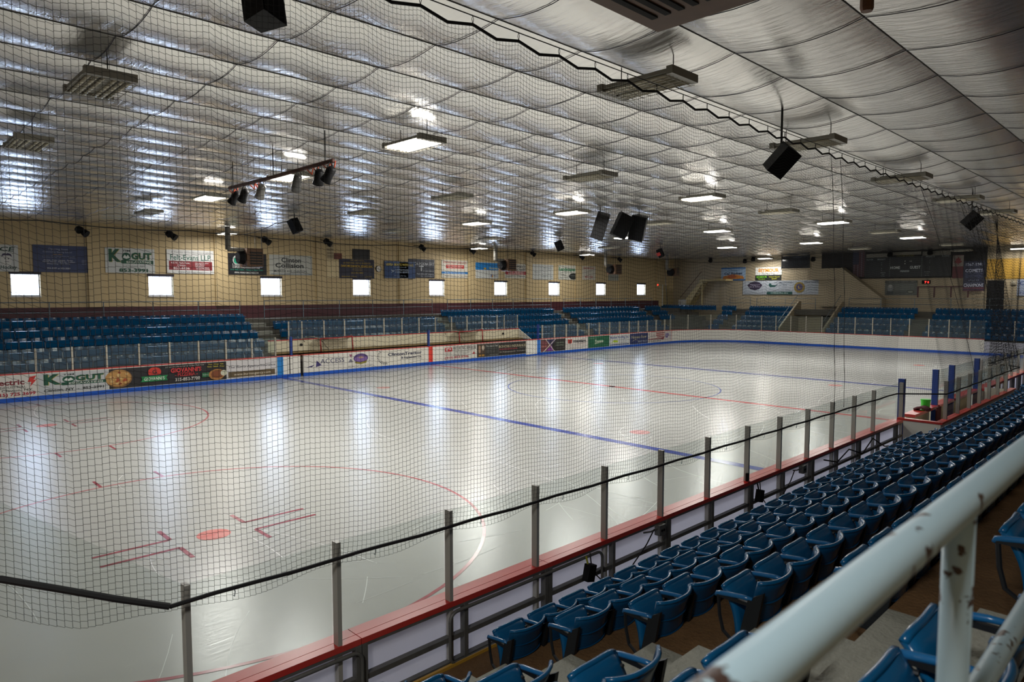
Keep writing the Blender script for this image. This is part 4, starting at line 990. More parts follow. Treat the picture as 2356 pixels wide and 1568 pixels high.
ad('white board advertisement with red square logo and maroon phone number', 0.86, 3.42, '#c9c6bd', [('r', 0.04, 0.6, 0.26, 0.9, '#b0393a'), ('p', [(0.08, 0.65), (0.08, 0.86), (0.16, 0.86), (0.16, 0.8), (0.12, 0.8), (0.12, 0.65)], '#d8c9c4'), ('p', [(0.18, 0.72), (0.22, 0.72), (0.22, 0.85), (0.18, 0.85)], '#d8c9c4'), ('t', 'PRYOR TEC SERVICES', 0.64, 0.74, 0.16, 0.7, '#34323a', 0.02), ('r', 0.3, 0.7, 0.99, 0.715, '#34323a'), ('r', 0.3, 0.93, 0.99, 0.94, '#34323a'), ('t', '(315) 853-5706', 0.4, 0.1, 0.14, 0.72, '#a02f3a', 0.03), ('p', [(0.87, 0.3), (0.97, 0.3), (0.92, 0.5)], '#b0393a')]
   +lines([('Residential', 0.14, 0.48, 0.06, 0.18), ('Commercial', 0.14, 0.36, 0.06, 0.18), ('Light & Fixtures & Ceiling Fans', 0.62, 0.58, 0.07, 0.6), ('CCTV Security Systems', 0.56, 0.46, 0.07, 0.5), ('Data & Car Audio', 0.5, 0.34, 0.07, 0.4), ('Installation', 0.46, 0.26, 0.06, 0.3)], '#63605e'))
ad('dark charcoal advertisement with a small figure photo at its left', 3.46, 5.27, '#33322f', [('r', 0.02, 0.05, 0.36, 0.97, '#4a3a2c'), ('e', 0.12, 0.6, 0.05, 0.3, '#9a7a62'), ('e', 0.28, 0.7, 0.06, 0.2, '#b7a894'), ('e', 0.14, 0.14, 0.06, 0.06, '#b8862c'), ('e', 0.28, 0.14, 0.06, 0.06, '#b8862c'), ('t', 'The Sketch Pad', 0.68, 0.74, 0.16, 0.56, '#aeb0a8', 0.01, 0.2), ('t', '315-853-7430', 0.76, 0.08, 0.08, 0.4, '#9d9f98')]+lines([('Custom tattoo and art', 0.66, 0.58, 0.06, 0.5), ('Body piercing', 0.62, 0.46, 0.06, 0.4), ('Open six days', 0.62, 0.34, 0.06, 0.4)], '#787a74'))
ad('black advertisement with gold headline and red underline', 5.27, 7.72, '#262322', [('t', 'BONOMO INSURANCE', 0.5, 0.6, 0.2, 0.97, '#b3a888', 0.01), ('r', 0.02, 0.44, 0.68, 0.47, '#9c2f3a'), ('t', 'Home Auto Business Life', 0.35, 0.49, 0.07, 0.64, '#a8404a'), ('t', 'AGENCY, Inc.', 0.86, 0.48, 0.08, 0.22, '#8f8c82'), ('t', '4581 Middlesettlement Rd., New Hartford', 0.5, 0.22, 0.09, 0.95, '#a9a69c', 0.01)])
ad('black and purple advertisement crossed by white diagonal lines', 9.13, 11.62, '#2a2724', [('p', [(0, 0), (0, 0.95), (0.2, 0.95), (0.42, 0.5), (0.2, 0.05)], '#6d3d42'), ('p', [(0.2, 0.95), (0.42, 0.5), (0.6, 0.95)], '#4a3a6d'), ('p', [(0.2, 0.05), (0.42, 0.5), (0.52, 0.05)], '#7a3a8a'), ('e', 0.4, 0.8, 0.08, 0.12, '#2b2440'), ('p', [(0.08, 0.0), (0.13, 0.0), (0.6, 1.0), (0.57, 1.0)], '#cfc6b8'), ('p', [(0.18, 1.0), (0.21, 1.0), (0.55, 0.0), (0.52, 0.0)], '#cfc6b8'), ('t', 'live music', 0.12, 0.6, 0.08, 0.2, '#b56a62'), ('t', 'BURGERS', 0.12, 0.4, 0.1, 0.2, '#c07d70', 0.02), ('t', 'DARWIN', 0.76, 0.6, 0.14, 0.3, '#7d8a7a', 0.01), ('t', 'COCKTAILS', 0.76, 0.42, 0.1, 0.34, '#8a9684', 0.01), ('t', 'www.darwinbar.com', 0.78, 0.2, 0.06, 0.36, '#8d8c84')])
ad('white advertisement with red square logo and bold black word', 11.62, 14.08, '#cfc9c2', [('p', [(0.1, 0.55), (0.1, 0.9), (0.2, 0.86), (0.28, 0.92), (0.28, 0.56), (0.2, 0.5)], '#b23a30'), ('p', [(0.15, 0.55), (0.15, 0.78), (0.19, 0.66), (0.23, 0.78), (0.23, 0.55)], '#5d2a2a'), ('t', 'maxam', 0.62, 0.58, 0.26, 0.56, '#38343a', 0.04), ('t', 'North America', 0.7, 0.44, 0.07, 0.4, '#b07878')]+lines([('Explosives and blasting systems', 0.5, 0.28, 0.07, 0.8), ('www.maxam.net', 0.45, 0.14, 0.06, 0.5)], '#8a7f86'))
ad('deep green advertisement with a white slanted script ribbon', 14.08, 16.55, '#1f5c40', [('p', [(0.28, 0.3), (0.3, 0.55), (0.68, 0.75), (0.72, 0.55)], '#26704d'), ('t', 'Tavern', 0.5, 0.42, 0.26, 0.4, '#c9cdb8', 0.02, 0.3), ('p', [(0.3, 0.3), (0.3, 0.36), (0.7, 0.5), (0.7, 0.44)], '#b9c0a8'), ('t', 'Alexander the', 0.22, 0.78, 0.1, 0.34, '#7da88c', 0.01, 0.2), ('t', 'Clinton', 0.84, 0.12, 0.08, 0.2, '#5f9a7c')])
ad('white roofing advertisement with yellow green house shape', 16.55, 19.04, '#c6c8c6', [('t', 'Mosher Roofing Inc.', 0.5, 0.66, 0.22, 0.94, '#3a4a86', 0.02), ('p', [(0.08, 0.3), (0.22, 0.52), (0.42, 0.46), (0.42, 0.3)], '#a3b828'), ('p', [(0.14, 0.3), (0.18, 0.4), (0.22, 0.3)], '#d3d8c0'), ('r', 0.02, 0.05, 0.98, 0.13, '#3a4878')]+lines([('Residential', 0.62, 0.5, 0.07, 0.3), ('Commercial', 0.66, 0.38, 0.07, 0.4), ('315-853-4141', 0.66, 0.22, 0.08, 0.4)], '#7a86a0'))
ad('dark navy advertisement with gold curling script', 19.09, 21.52, '#26305e', [('t', 'Nassau Row', 0.5, 0.54, 0.28, 0.86, '#a8a07e', 0.01, 0.25), ('t', 'BISTRO', 0.7, 0.14, 0.16, 0.5, '#9aa0a8', 0.01), ('p', [(0.06, 0.2), (0.3, 0.4), (0.5, 0.3), (0.3, 0.46)], '#a8a07e')])
ad('white advertisement with waving red stripes and phone number', 21.52, 23.92, '#c9c2ba', [('p', [(0.45, 0.95), (0.98, 0.95), (0.98, 0.85), (0.5, 0.8)], '#9c5a58'), ('p', [(0.45, 0.75), (0.98, 0.78), (0.98, 0.68), (0.5, 0.6)], '#9c5a58'), ('p', [(0.5, 0.55), (0.98, 0.6), (0.98, 0.52), (0.55, 0.44)], '#9c5a58'), ('p', [(0.0, 0.36), (0.7, 0.4), (0.98, 0.5), (0.9, 0.2), (0.7, 0.3), (0.0, 0.28)], '#7a2f38'), ('t', '315-853-5510', 0.4, 0.06, 0.16, 0.74, '#4a464a', 0.02), ('t', 'American', 0.22, 0.72, 0.09, 0.36, '#8a7a7a', 0.01), ('t', 'Heating', 0.26, 0.56, 0.09, 0.3, '#8a7a7a', 0.01)])
ad('white advertisement with bold purple initials, last before the corner', 23.92, XEND-RC, '#cdc6c2', [('t', 'RDP', 0.3, 0.4, 0.4, 0.5, '#4a2f86', 0.05)]+lines([('Residential', 0.78, 0.66, 0.09, 0.36), ('Design', 0.8, 0.48, 0.09, 0.3), ('Pros', 0.8, 0.3, 0.09, 0.2)], '#6a5a98'))
MB().box(XEND-RC-0.03, XEND-RC+0.0, WID-0.02, WID-0.013, 0.17, 1.03).build('corner_mark', CAPR, eb)

# ---- end wall signs
sign('wall_sign', 'sign', 'blue edged sign with an orange sunset, leftmost on the end wall', 'X', 27.6, 25.16, 5.32, 6.54, '#8fa6bd', [('r', 0, 0.9, 1, 1, '#2d5c94'), ('r', 0, 0, 1, 0.1, '#2d5c94'), ('p', [(0.06, 0.12), (0.1, 0.34), (0.3, 0.42), (0.5, 0.5), (0.72, 0.42), (0.9, 0.34), (0.96, 0.12)], '#c07a32'), ('e', 0.45, 0.3, 0.18, 0.14, '#a8562c'), ('t', 'Cal Ripken', 0.5, 0.46, 0.17, 0.74, '#2c3550', 0.03, 0.2), ('t', 'Webster', 0.5, 0.72, 0.1, 0.4, '#4a6a94', 0.01)], GE)
sign('wall_sign', 'sign', 'white sign with arched orange headline under the wall lamp', 'X', 24.19, 21.71, 5.78, 6.48, '#dcdcd6', [('t', 'SEYMOUR', 0.5, 0.4, 0.4, 0.78, '#d9902c', 0.05), ('t', 'Excavating', 0.5, 0.1, 0.2, 0.5, '#4a4a48', 0.01, 0.2)], GE)
sign('wall_sign', 'sign', 'narrow black sign with lime lettering below the orange headline', 'X', 24.18, 21.78, 5.3, 5.76, '#20241c', [('t', 'SEYMOUR', 0.25, 0.5, 0.36, 0.42, '#6db52c', 0.04), ('t', 'Nutrition', 0.25, 0.14, 0.24, 0.26, '#8fb52c', 0.02), ('t', 'Adults & Seniors', 0.74, 0.56, 0.22, 0.42, '#b5b52c', 0.02), ('t', 'Special', 0.74, 0.2, 0.22, 0.2, '#b5b52c', 0.02)], GE)
sign('banner', 'banner', 'long grey banner with purple badge, green duck and round gold seal', 'X', 25.38, 18.1, 4.02, 5.26, '#a3a9b0', [('p', [(0.06, 0.68), (0.1, 0.88), (0.16, 0.96), (0.22, 0.88), (0.26, 0.68), (0.22, 0.4), (0.16, 0.3), (0.1, 0.4)], '#2d2238'), ('t', 'Hampton', 0.16, 0.66, 0.12, 0.13, '#a79fb0', 0.01, 0.2), ('t', 'Inn & Suites', 0.16, 0.52, 0.1, 0.14, '#a79fb0', 0.01, 0.2), ('t', '201 Woods Park Drive, Clinton NY', 0.16, 0.08, 0.07, 0.28, '#565b66'), ('p', [(0.34, 0.7), (0.35, 0.8), (0.37, 0.8), (0.38, 0.68), (0.45, 0.66), (0.42, 0.54), (0.36, 0.52)], '#1f4a44'), ('t', 'HOMEWOOD', 0.53, 0.8, 0.12, 0.22, '#59626c', 0.01), ('t', 'SUITES', 0.5, 0.62, 0.12, 0.14, '#59626c', 0.01), ('t', 'by Hilton', 0.52, 0.46, 0.06, 0.1, '#59626c'), ('t', '71 Woods Park Drive, Clinton', 0.48, 0.28, 0.08, 0.26, '#434852', 0.01), ('r', 0.32, 0.0, 0.64, 0.2, '#1c4a44'), ('t', 'COMING FALL 2016', 0.48, 0.06, 0.09, 0.22, '#b7c4bf', 0.02), ('e', 0.725, 0.5, 0.065, 0.38, '#8d7836'), ('e', 0.725, 0.52, 0.04, 0.24, '#4a4468'), ('t', 'L', 0.725, 0.42, 0.2, 0.025, '#c2a94a', 0.03), ('t', 'Clinton Lions Club', 0.88, 0.82, 0.12, 0.2, '#4c566c', 0.01, 0.2)]+lines([('Sponsoring', 0.88, 0.62, 0.07, 0.12), ('Youth Programs', 0.88, 0.46, 0.07, 0.14), ('Since 1948', 0.88, 0.3, 0.07, 0.12), ('www.clintonlions.org', 0.88, 0.1, 0.06, 0.2)], '#59626c'), GE)
pw = thing('press_window', (XE-0.05, 20.5, 6.3), 'dark press box window high on the end wall', 'window')
MB().box(XE-0.04, XE-0.002, 19.34, 21.7, 6.3, 7.4).build('pane', mat('dark_glass', '#0d0f12', 0.12), pw); MB().box(XE-0.08, XE-0.042, 19.2, 21.8, 6.22, 6.3).build('window_sill', WALLE, pw)
for y in (19.3, 21.74): MB().box(XE-0.07, XE-0.002, y-0.04, y+0.04, 6.3, 7.42).build('jamb', DARK, pw)
# dark backing and scoreboard
bk = tag(MB().box(XE-0.04, XE-0.002, 6.4, 18.26, 5.3, ZC).build('trim_1', mat('dark_backing', '#1e1b18', 0.7)), 'dark band of end wall behind the scoreboard', kind='structure')
SBK = '#14181a'
sb = sign('scoreboard', 'scoreboard', 'black three panel scoreboard with white HOME and GUEST lettering', 'X', 14.68, 8.65, 5.4, 7.0, SBK,
     [('t', 'HOME', 0.365, 0.4, 0.13, 0.115, '#c3c9c7', 0.02), ('t', 'GUEST', 0.6, 0.4, 0.13, 0.125, '#c3c9c7', 0.02), ('t', 'PERIOD', 0.48, 0.24, 0.085, 0.105, '#b0b7b6', 0.02), ('t', 'PLAYER', 0.05, 0.86, 0.07, 0.08, '#7f8585', 0.01), ('t', 'PENALTY', 0.195, 0.86, 0.07, 0.1, '#8f9595', 0.01), ('t', 'PENALTY', 0.77, 0.92, 0.07, 0.1, '#8f9595', 0.01), ('t', 'PLAYER', 0.94, 0.92, 0.07, 0.08, '#7f8585', 0.01),
      ('t', 'UNITED STATES', 0.48, 1.0, 0.07, 0.2, '#6b6428', 0.01), ('r', 0.296, 0.0, 0.302, 1.0, '#4d5250'), ('r', 0.672, 0.0, 0.678, 1.0, '#4d5250'), ('r', 0.0, 0.0, 0.004, 1.0, '#4d5250'), ('r', 0.996, 0.0, 1.0, 1.0, '#4d5250'), ('e', 0.48, 0.77, 0.006, 0.022, '#c8c8c0'), ('e', 0.48, 0.65, 0.006, 0.022, '#c8c8c0'), ('t', '42', 0.545, 0.73, 0.06, 0.03, '#9a9a94', 0.01)]
     +[('e', 0.2, v, 0.004, 0.016, '#7c8080') for v in (0.72, 0.62, 0.44, 0.34)]+[('e', 0.765, v, 0.004, 0.016, '#7c8080') for v in (0.76, 0.66, 0.46, 0.36)]+lines([('SHOTS', 0.22, 0.2, 0.05, 0.06), ('ON', 0.22, 0.12, 0.05, 0.03), ('GOAL', 0.22, 0.04, 0.05, 0.05), ('SHOTS', 0.74, 0.2, 0.05, 0.06), ('ON', 0.74, 0.12, 0.05, 0.03), ('GOAL', 0.74, 0.04, 0.05, 0.05)], '#8f9595'), GE, off=0.16, thick=0.12)
for (y0, y1, z0, z1) in ((14.66, 12.9, 6.98, 7.3), (12.7, 10.7, 7.12, 7.36), (10.6, 8.7, 7.0, 7.34)):
    MB().box(XE-0.14, XE-0.06, y1, y0, z0, z1).build('header_panel', paint('#6f6b60'), sb)
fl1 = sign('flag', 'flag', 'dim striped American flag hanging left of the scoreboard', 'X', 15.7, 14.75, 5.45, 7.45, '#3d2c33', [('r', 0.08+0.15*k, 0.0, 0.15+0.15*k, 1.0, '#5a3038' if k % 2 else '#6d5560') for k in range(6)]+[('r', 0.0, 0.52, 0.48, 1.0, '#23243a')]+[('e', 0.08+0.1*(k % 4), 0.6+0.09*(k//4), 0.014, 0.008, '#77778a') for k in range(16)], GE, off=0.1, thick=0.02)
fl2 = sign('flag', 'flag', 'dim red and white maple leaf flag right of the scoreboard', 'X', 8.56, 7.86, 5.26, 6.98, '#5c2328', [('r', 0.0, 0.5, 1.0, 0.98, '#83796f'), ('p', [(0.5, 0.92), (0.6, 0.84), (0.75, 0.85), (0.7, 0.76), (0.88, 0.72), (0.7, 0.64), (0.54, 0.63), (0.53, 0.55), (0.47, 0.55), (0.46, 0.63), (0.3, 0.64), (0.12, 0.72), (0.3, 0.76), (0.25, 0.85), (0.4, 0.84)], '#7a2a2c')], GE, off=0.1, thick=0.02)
sign('banner', 'banner', 'navy championship banner with white lettering and red lower band', 'X', 7.84, 6.5, 4.28, 6.5, '#22263c', [('t', '1967-1981', 0.5, 0.84, 0.09, 0.8, '#b4b9cc', 0.02), ('t', 'CLINTON', 0.5, 0.76, 0.045, 0.5, '#4a5070'), ('t', 'COMETS', 0.5, 0.63, 0.1, 0.82, '#b4b9cc', 0.03), ('t', 'CHAMPIONS', 0.5, 0.14, 0.11, 0.92, '#b8bccd', 0.03), ('r', 0, 0.06, 1, 0.13, '#5f2f40'), ('r', 0, 0.0, 1, 0.03, '#5f2f40'), ('t', '67-68-69', 0.5, 0.33, 0.05, 0.5, '#8087a0', 0.01)]+[('r', 0.1, 0.44+0.035*k, 0.9, 0.455+0.035*k, '#4c5270') for k in range(5)]+[('r', 0.12, 0.27, 0.88, 0.285, '#4c5270')], GE, off=0.12, thick=0.02)
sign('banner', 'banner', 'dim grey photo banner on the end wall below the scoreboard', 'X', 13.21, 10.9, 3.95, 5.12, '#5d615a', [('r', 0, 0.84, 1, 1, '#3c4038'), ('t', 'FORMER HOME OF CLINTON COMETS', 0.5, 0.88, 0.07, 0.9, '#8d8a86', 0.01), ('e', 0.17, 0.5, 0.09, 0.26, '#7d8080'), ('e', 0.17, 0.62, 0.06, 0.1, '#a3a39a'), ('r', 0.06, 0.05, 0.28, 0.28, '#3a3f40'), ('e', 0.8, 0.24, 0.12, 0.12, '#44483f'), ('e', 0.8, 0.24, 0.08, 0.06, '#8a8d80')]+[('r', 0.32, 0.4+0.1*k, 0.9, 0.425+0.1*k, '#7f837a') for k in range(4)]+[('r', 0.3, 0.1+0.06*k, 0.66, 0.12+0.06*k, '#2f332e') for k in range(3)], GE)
led = thing('led_display', (XE-0.05, 10.28, 4.86), 'small red glowing number display under the scoreboard', 'display')
MB().box(XE-0.1, XE-0.002, 10.0, 10.58, 4.84, 5.12).build('body', BLACK, led)
pn = Panel((XE-0.101, 10.56, 4.87), (0, -1, 0), (0, 0, 1), 0.54, 0.2)
for ch, cu in (('7', 0.45), ('0', 0.78)): pn.item(('t', ch, cu, 0.12, 0.75, 0.24, 'led', 0.04))
LEDM = mat('red_led', (1.0, 0.04, 0.03, 1), 0.5, emit=3.0)
for c, mb_ in pn.layers.items(): mb_.build('digits', LEDM, led)
mr = thing('maroon_frame', (XE-0.1, 9.1, 3.7), 'maroon pipe frame of upright bars below the championship banner', 'frame')
for y in (10.84, 9.72, 8.6, 7.5): MB().box(XE-0.1, XE-0.04, y-0.04, y+0.04, 3.8, 4.58).build('bar', MAROON, mr)
MB().box(XE-0.1, XE-0.04, 7.3, 10.9, 4.582, 4.65).build('rail', MAROON, mr)
# stair side wall and press box
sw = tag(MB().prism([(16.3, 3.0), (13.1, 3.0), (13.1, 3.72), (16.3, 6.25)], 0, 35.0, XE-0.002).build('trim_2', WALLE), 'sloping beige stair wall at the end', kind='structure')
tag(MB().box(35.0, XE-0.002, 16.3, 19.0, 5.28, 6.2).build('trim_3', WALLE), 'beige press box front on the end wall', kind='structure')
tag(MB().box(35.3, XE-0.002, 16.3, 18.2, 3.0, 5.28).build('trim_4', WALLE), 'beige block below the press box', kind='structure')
d1 = thing('door_1', (XE-0.06, 5.8, 2.75), 'tall dark open doorway at right of the end wall', kind='structure')
MB().box(XE-0.05, XE-0.002, 5.29, 6.34, ZW6, 5.05).build('opening_shade', mat('doorway_shade', '#0b0b0c', 0.9), d1)  # no hole: a black sheet paints the shade beyond the doorway
for (ya, yb, za, zb) in ((6.34, 6.42, ZW6, 5.1), (5.21, 5.29, ZW6, 5.1), (5.29, 6.34, 5.05, 5.1)): MB().box(XE-0.07, XE-0.002, ya, yb, za, zb).build('jamb', WALLE, d1)
tag(MB().box(XE-0.03, XE-0.002, 2.0, 6.5, 5.15, 6.6).build('trim_5', mat('yellow_panel', '#a07d2c', 0.5)), 'ochre wall panel above the end doorway', kind='structure')
sign('wall_sign', 'sign', 'pale blue edged sign at the right edge beside the dark doorway', 'X', 4.54, 2.1, 3.93, 5.1, '#8d97ad', [('t', 'CLINTON', 0.5, 0.66, 0.22, 0.9, '#3a4a78', 0.03), ('e', 0.4, 0.5, 0.2, 0.2, '#2d5f58'), ('t', 'Figure Skating', 0.5, 0.12, 0.14, 0.86, '#4a5684', 0.01)], GE)
def exit_sign(loc, axis, lab):
    e = thing('exit_sign', loc, lab, 'exit sign', 'exit signs'); x, y, z = loc
    if axis == 'Y':
        MB().box(x-0.16, x+0.16, y, y+0.05, z, z+0.2).build('body', mat('exit_case', '#8f8a80', 0.5), e); pn = Panel((x-0.14, y, z+0.02), (1, 0, 0), (0, 0, 1), 0.28, 0.16)
    else:
        MB().box(x, x+0.05, y-0.16, y+0.16, z, z+0.2).build('body', mat('exit_case', '#8f8a80', 0.5), e); pn = Panel((x, y+0.14, z+0.02), (0, -1, 0), (0, 0, 1), 0.28, 0.16)
    pn.item(('t', 'EXIT', 0.5, 0.12, 0.76, 0.92, 'exit', 0.05))
    for c, mb_ in pn.layers.items(): mb_.build('lettering', mat('exit_red', (1, 0.06, 0.03, 1), 0.5, emit=4.0), e)
exit_sign((33.1, YW-0.12, 4.85), 'Y', 'small red glowing exit sign on the far wall near the corner')
exit_sign((34.2, 17.3, 2.52), 'X', 'small red glowing exit sign above the tunnel under end seats')
em = thing('emergency_light', (XE-0.1, 4.75, 4.75), 'small beige emergency light box beside the doorway', 'light'); MB().box(XE-0.1, XE-0.002, 4.6, 4.9, 4.75, 5.05).build('body', paint('#a69c84'), em); MB().tube([(XE-0.12, 4.75, 4.9), (XE-0.1, 4.75, 4.9)], 0.06, 10).build('lens', paint('#d0cab8'), em)
# tunnel between the end seats
tn = thing('wall_tunnel', (32.5, 17.7, 0), 'beige tunnel walls under the end seats with sloping parapets', kind='structure')
for y in (19.45, 15.9):
    MB().prism([(30.7, 0.0), (34.7, 0.0), (34.7, 3.45), (34.3, 3.45), (30.7, 1.35)], 1, y-0.07, y+0.07).build('parapet', WALLE, tn)
    MB().tube([(30.7, y+0.12, 1.75), (34.4, y+0.12, 3.95)], 0.022, 6).build('handrail', GALV, tn)
MB().box(34.25, 34.4, 17.4, 19.4, 0.0, 2.74).build('back_panel', WALLE, tn); MB().box(34.25, 34.4, 15.95, 17.4, 2.3, 2.74).build('lintel', WALLE, tn)
MB().box(35.2, 35.3, 15.95, 17.4, 0.0, 2.3).build('door_shade', mat('doorway_shade', '#0b0b0c', 0.9), tn)  # black sheet paints the unlit depth behind the tunnel door
MB().box(34.2, 34.24, 17.36, 17.48, 0.0, 2.3).build('jamb', BLACK, tn)
# stairs in the far corner
cs = thing('corner_stair', (35.0, 29.3, 2.7), 'steep beige stair climbing to a landing in the far corner', 'stairs')
BEI = mat('stair_beige', '#b3a171', 0.6)
MB().prism([(30.6, ZW6), (31.6, ZW6), (29.2, 5.35), (28.9, 5.35)], 0, 34.95, 35.05).build('stringer', BEI, cs)
MB().prism([(30.6, ZW6), (31.6, ZW6), (29.2, 5.35), (28.9, 5.35)], 0, 35.85, 35.95).build('stringer', BEI, cs)
for k in range(10): MB().box(35.05, 35.85, 31.3-0.22*k, 31.05-0.22*k, ZW6+0.12+0.25*k, ZW6+0.16+0.25*k).build('step', mat('stair_brown', '#4a3a2c', 0.7), cs)
MB().box(34.6, 35.98, 26.4, 29.1, 5.28, 5.45).build('landing', BEI, cs)
MB().box(34.7, 34.8, 28.85, 28.95, ZW6, 5.28).build('post', BEI, cs); MB().tube([(34.9, 31.4, 3.7), (34.9, 29.1, 6.2)], 0.025, 6).build('handrail', RUST, cs)
gtx = thing('baby_gate', (34.5, 31.0, ZW6), 'small white slatted gate at the foot of corner stair', 'gate')
for k in range(6): MB().box(34.5, 34.54, 30.5+0.15*k, 30.55+0.15*k, ZW6, ZW6+0.8).build('slat', paint('#d0d0cc'), gtx)
for z in (0.05, 0.75): MB().box(34.54, 34.57, 30.45, 31.35, ZW6+z, ZW6+z+0.05).build('rail', paint('#d0d0cc'), gtx)
dr = thing('door_2', (33.0, YW-0.02, ZW6), 'pale doorway in the far corner beyond the last window', kind='structure')
MB().box(34.1, 35.0, YW-0.03, YW-0.002, ZW6, 4.9).build('leaf', mat('door_tan', '#a8966a', 0.6), dr); MB().box(34.0, 34.1, YW-0.06, YW-0.002, ZW6, 5.0).build('jamb', paint('#d5d3cb'), dr)

# ================================================================== CEILING LIGHTS
FXM = {}
def fix_meshes():
    h = MB().box(-0.31, 0.31, -0.6, 0.6, 0.0, 0.05)
    FXM['housing'] = h.mesh('housing', HOUS)
    FXM['end_cap'] = MB().box(-0.33, 0.33, -0.05, 0.05, -0.035, 0.075).mesh('end_cap', HOUS)
    FXM['ballast'] = MB().box(-0.1, 0.1, -0.5, 0.5, 0.05, 0.11).mesh('ballast', HOUS)
    for nm, mm in (('off', TUBEOFF), ('on', TUBEON)):
        FXM['tube_'+nm] = MB().tube([(0, -0.55, 0), (0, 0.55, 0)], 0.022, 8).mesh('tube', mm, True)
    g = MB()
    for k in range(9): g.box(-0.33, 0.33, -0.55+0.1375*k-0.003, -0.55+0.1375*k+0.003, -0.062, -0.056)
    for k in range(7): g.box(-0.33+0.11*k-0.003, -0.33+0.11*k+0.003, -0.6, 0.6, -0.056, -0.050)
    FXM['guard'] = g.mesh('wire_guard', mat('guard_wire', '#8d887a', 0.4, 0.4))
    hg = MB()
    for y in (-0.45, 0.45): hg.tube([(0, y, 0.1), (0, y, 0.36)], 0.008, 5)
    FXM['hanger'] = hg.mesh('hanger', DARK)
fix_meshes()
ROWL = {0: 'row above the near boards', 1: 'second row from near boards', 2: 'middle row over the ice', 3: 'fourth row from near boards', 4: 'row nearest the far stand'}
LIT = {(-15.6, 1), (-15.6, 2), (-15.6, 3), (-4.45, 1), (-4.45, 2), (-4.45, 3), (6.2, 1), (6.2, 2), (6.2, 3), (17.2, 1), (17.2, 2), (17.2, 3)}
FX = []
FYR = [0.55, 6.1, 11.5, 16.9, 22.5]
GRIDX = {0: [-15.5, -9.85, -3.9, 1.8, 7.0], 1: [-21.2, -15.6, -10.0, -4.45, 1.0, 6.2, 12.7, 17.2, 25.1], 2: [-21.2, -15.6, -10.2, -4.45, 1.2, 6.2, 17.2, 25.1], 3: [-15.6, -10.0, -4.45, 6.2, 17.2], 4: [-15.75, -4.75, 1.5, 12.0]}
for r, xs in GRIDX.items():
    for q, x in enumerate(xs): FX.append((x, FYR[r], 7.08, (x, r) in LIT, '%s ceiling light, %s from left in the %s' % ('lit white' if (x, r) in LIT else 'unlit', ordw(q+1), ROWL[r])))
for x, y, lab in ((-9.57, 30.7, 'lit ceiling light washing the far wall above the black sign'), (7.5, 30.2, 'lit ceiling light washing the far wall by the second heater'), (18.6, 29.8, 'lit ceiling light washing the far wall by the third heater'), (34.5, 22.6, 'lit ceiling light washing the end wall above orange headline sign'), (34.5, 4.2, 'lit ceiling light over the ochre panel at right edge')):
    FX.append((x, y, 7.2, True, lab))
for q, (x, on) in enumerate(((-26.8, True), (-21.2, False), (-15.6, False), (-10.0, False), (-4.45, False), (1.2, False), (6.2, False))):  # row out of view; its lit lamp is added to brighten the stand
    FX.append((x, -4.95, 7.08, on, '%s unseen ceiling light above the near stand, %s from left' % ('lit' if on else 'unlit', ordw(q+1))))
FX.append((34.5, 7.7, 7.2, False, 'unlit ceiling light close to the end wall by the banner'))
TX = [-0.25, -0.16, -0.07, 0.07, 0.16, 0.25]
WARM = (1.0, 0.975, 0.93)
for (x, y, z, on, lab) in FX:
    f = thing('ceiling_light', (x, y, z), lab, 'ceiling light', 'lit ceiling lights' if on else 'unlit ceiling lights')
    hs = inst('housing', FXM['housing'], f); inst('ballast', FXM['ballast'], f); inst('hanger', FXM['hanger'], f)
    for sy in (-0.6, 0.6): inst('end_cap', FXM['end_cap'], f, (0, sy, 0))
    for tx in TX: inst('tube', FXM['tube_on' if on else 'tube_off'], hs, (tx, 0, -0.025))
    if x < -3: inst('wire_guard', FXM['guard'], f)
    if on:
        ld = bpy.data.lights.new('tube_light', 'AREA'); ld.shape = 'RECTANGLE'; ld.size = 0.56; ld.size_y = 1.12
        ld.energy = LAMP_W*(0.4 if (y > 28 or x > 30) else 1.0); ld.color = WARM
        lo = bpy.data.objects.new('tube_light', ld); col.objects.link(lo); lo.parent = f; lo.location = (0, 0, -0.07)
        lu = bpy.data.lights.new('uplight', 'AREA'); lu.shape = 'RECTANGLE'; lu.size = 0.5; lu.size_y = 0.16
        lu.energy = LAMP_W*0.014; lu.color = WARM
        uo = bpy.data.objects.new('uplight', lu); col.objects.link(uo); uo.parent = f; uo.location = (0, -0.35, 0.125); uo.rotation_euler = (math.pi, 0, 0)

# ---- speakers
def speaker(loc, size, rot, lab, grp=None, mount=0.5, double=False):
    s = thing('loudspeaker', loc, lab, 'loudspeaker', grp); s.rotation_euler = rot
    w_, d_, h_ = size
    MB().prism([(-w_/2, -d_/2), (w_/2, -d_/2), (w_*0.36, d_/2), (-w_*0.36, d_/2)], 2, -h_/2, h_/2).build('cabinet', BLACK, s, local=True)
    MB().box(-w_*0.46, w_*0.46, -d_/2-0.012, -d_/2-0.001, -h_*0.46, h_*0.46).build('grille', mat('speaker_grille', '#0f0f10', 0.9, spec=0.1), s, local=True)
    iv = s.rotation_euler.to_matrix().inverted()
    MB().tube([iv @ Vector((0, 0, h_*0.3)), iv @ Vector((0, 0, mount))], 0.02, 6).build('bracket', DARK, s, local=True)
    return s
GS = 'black loudspeakers under the ceiling'
speaker((-20.73, 1.74, 7.12), (0.36, 0.3, 0.5), (R(-12), R(6), R(25)), 'large black loudspeaker at the top left behind the net', GS, 0.35)
speaker((-11.68, 0.26, 6.49), (0.36, 0.31, 0.53), (R(38), R(24), R(-20)), 'black loudspeaker tilted in front of the net hem at right', GS, 0.96)
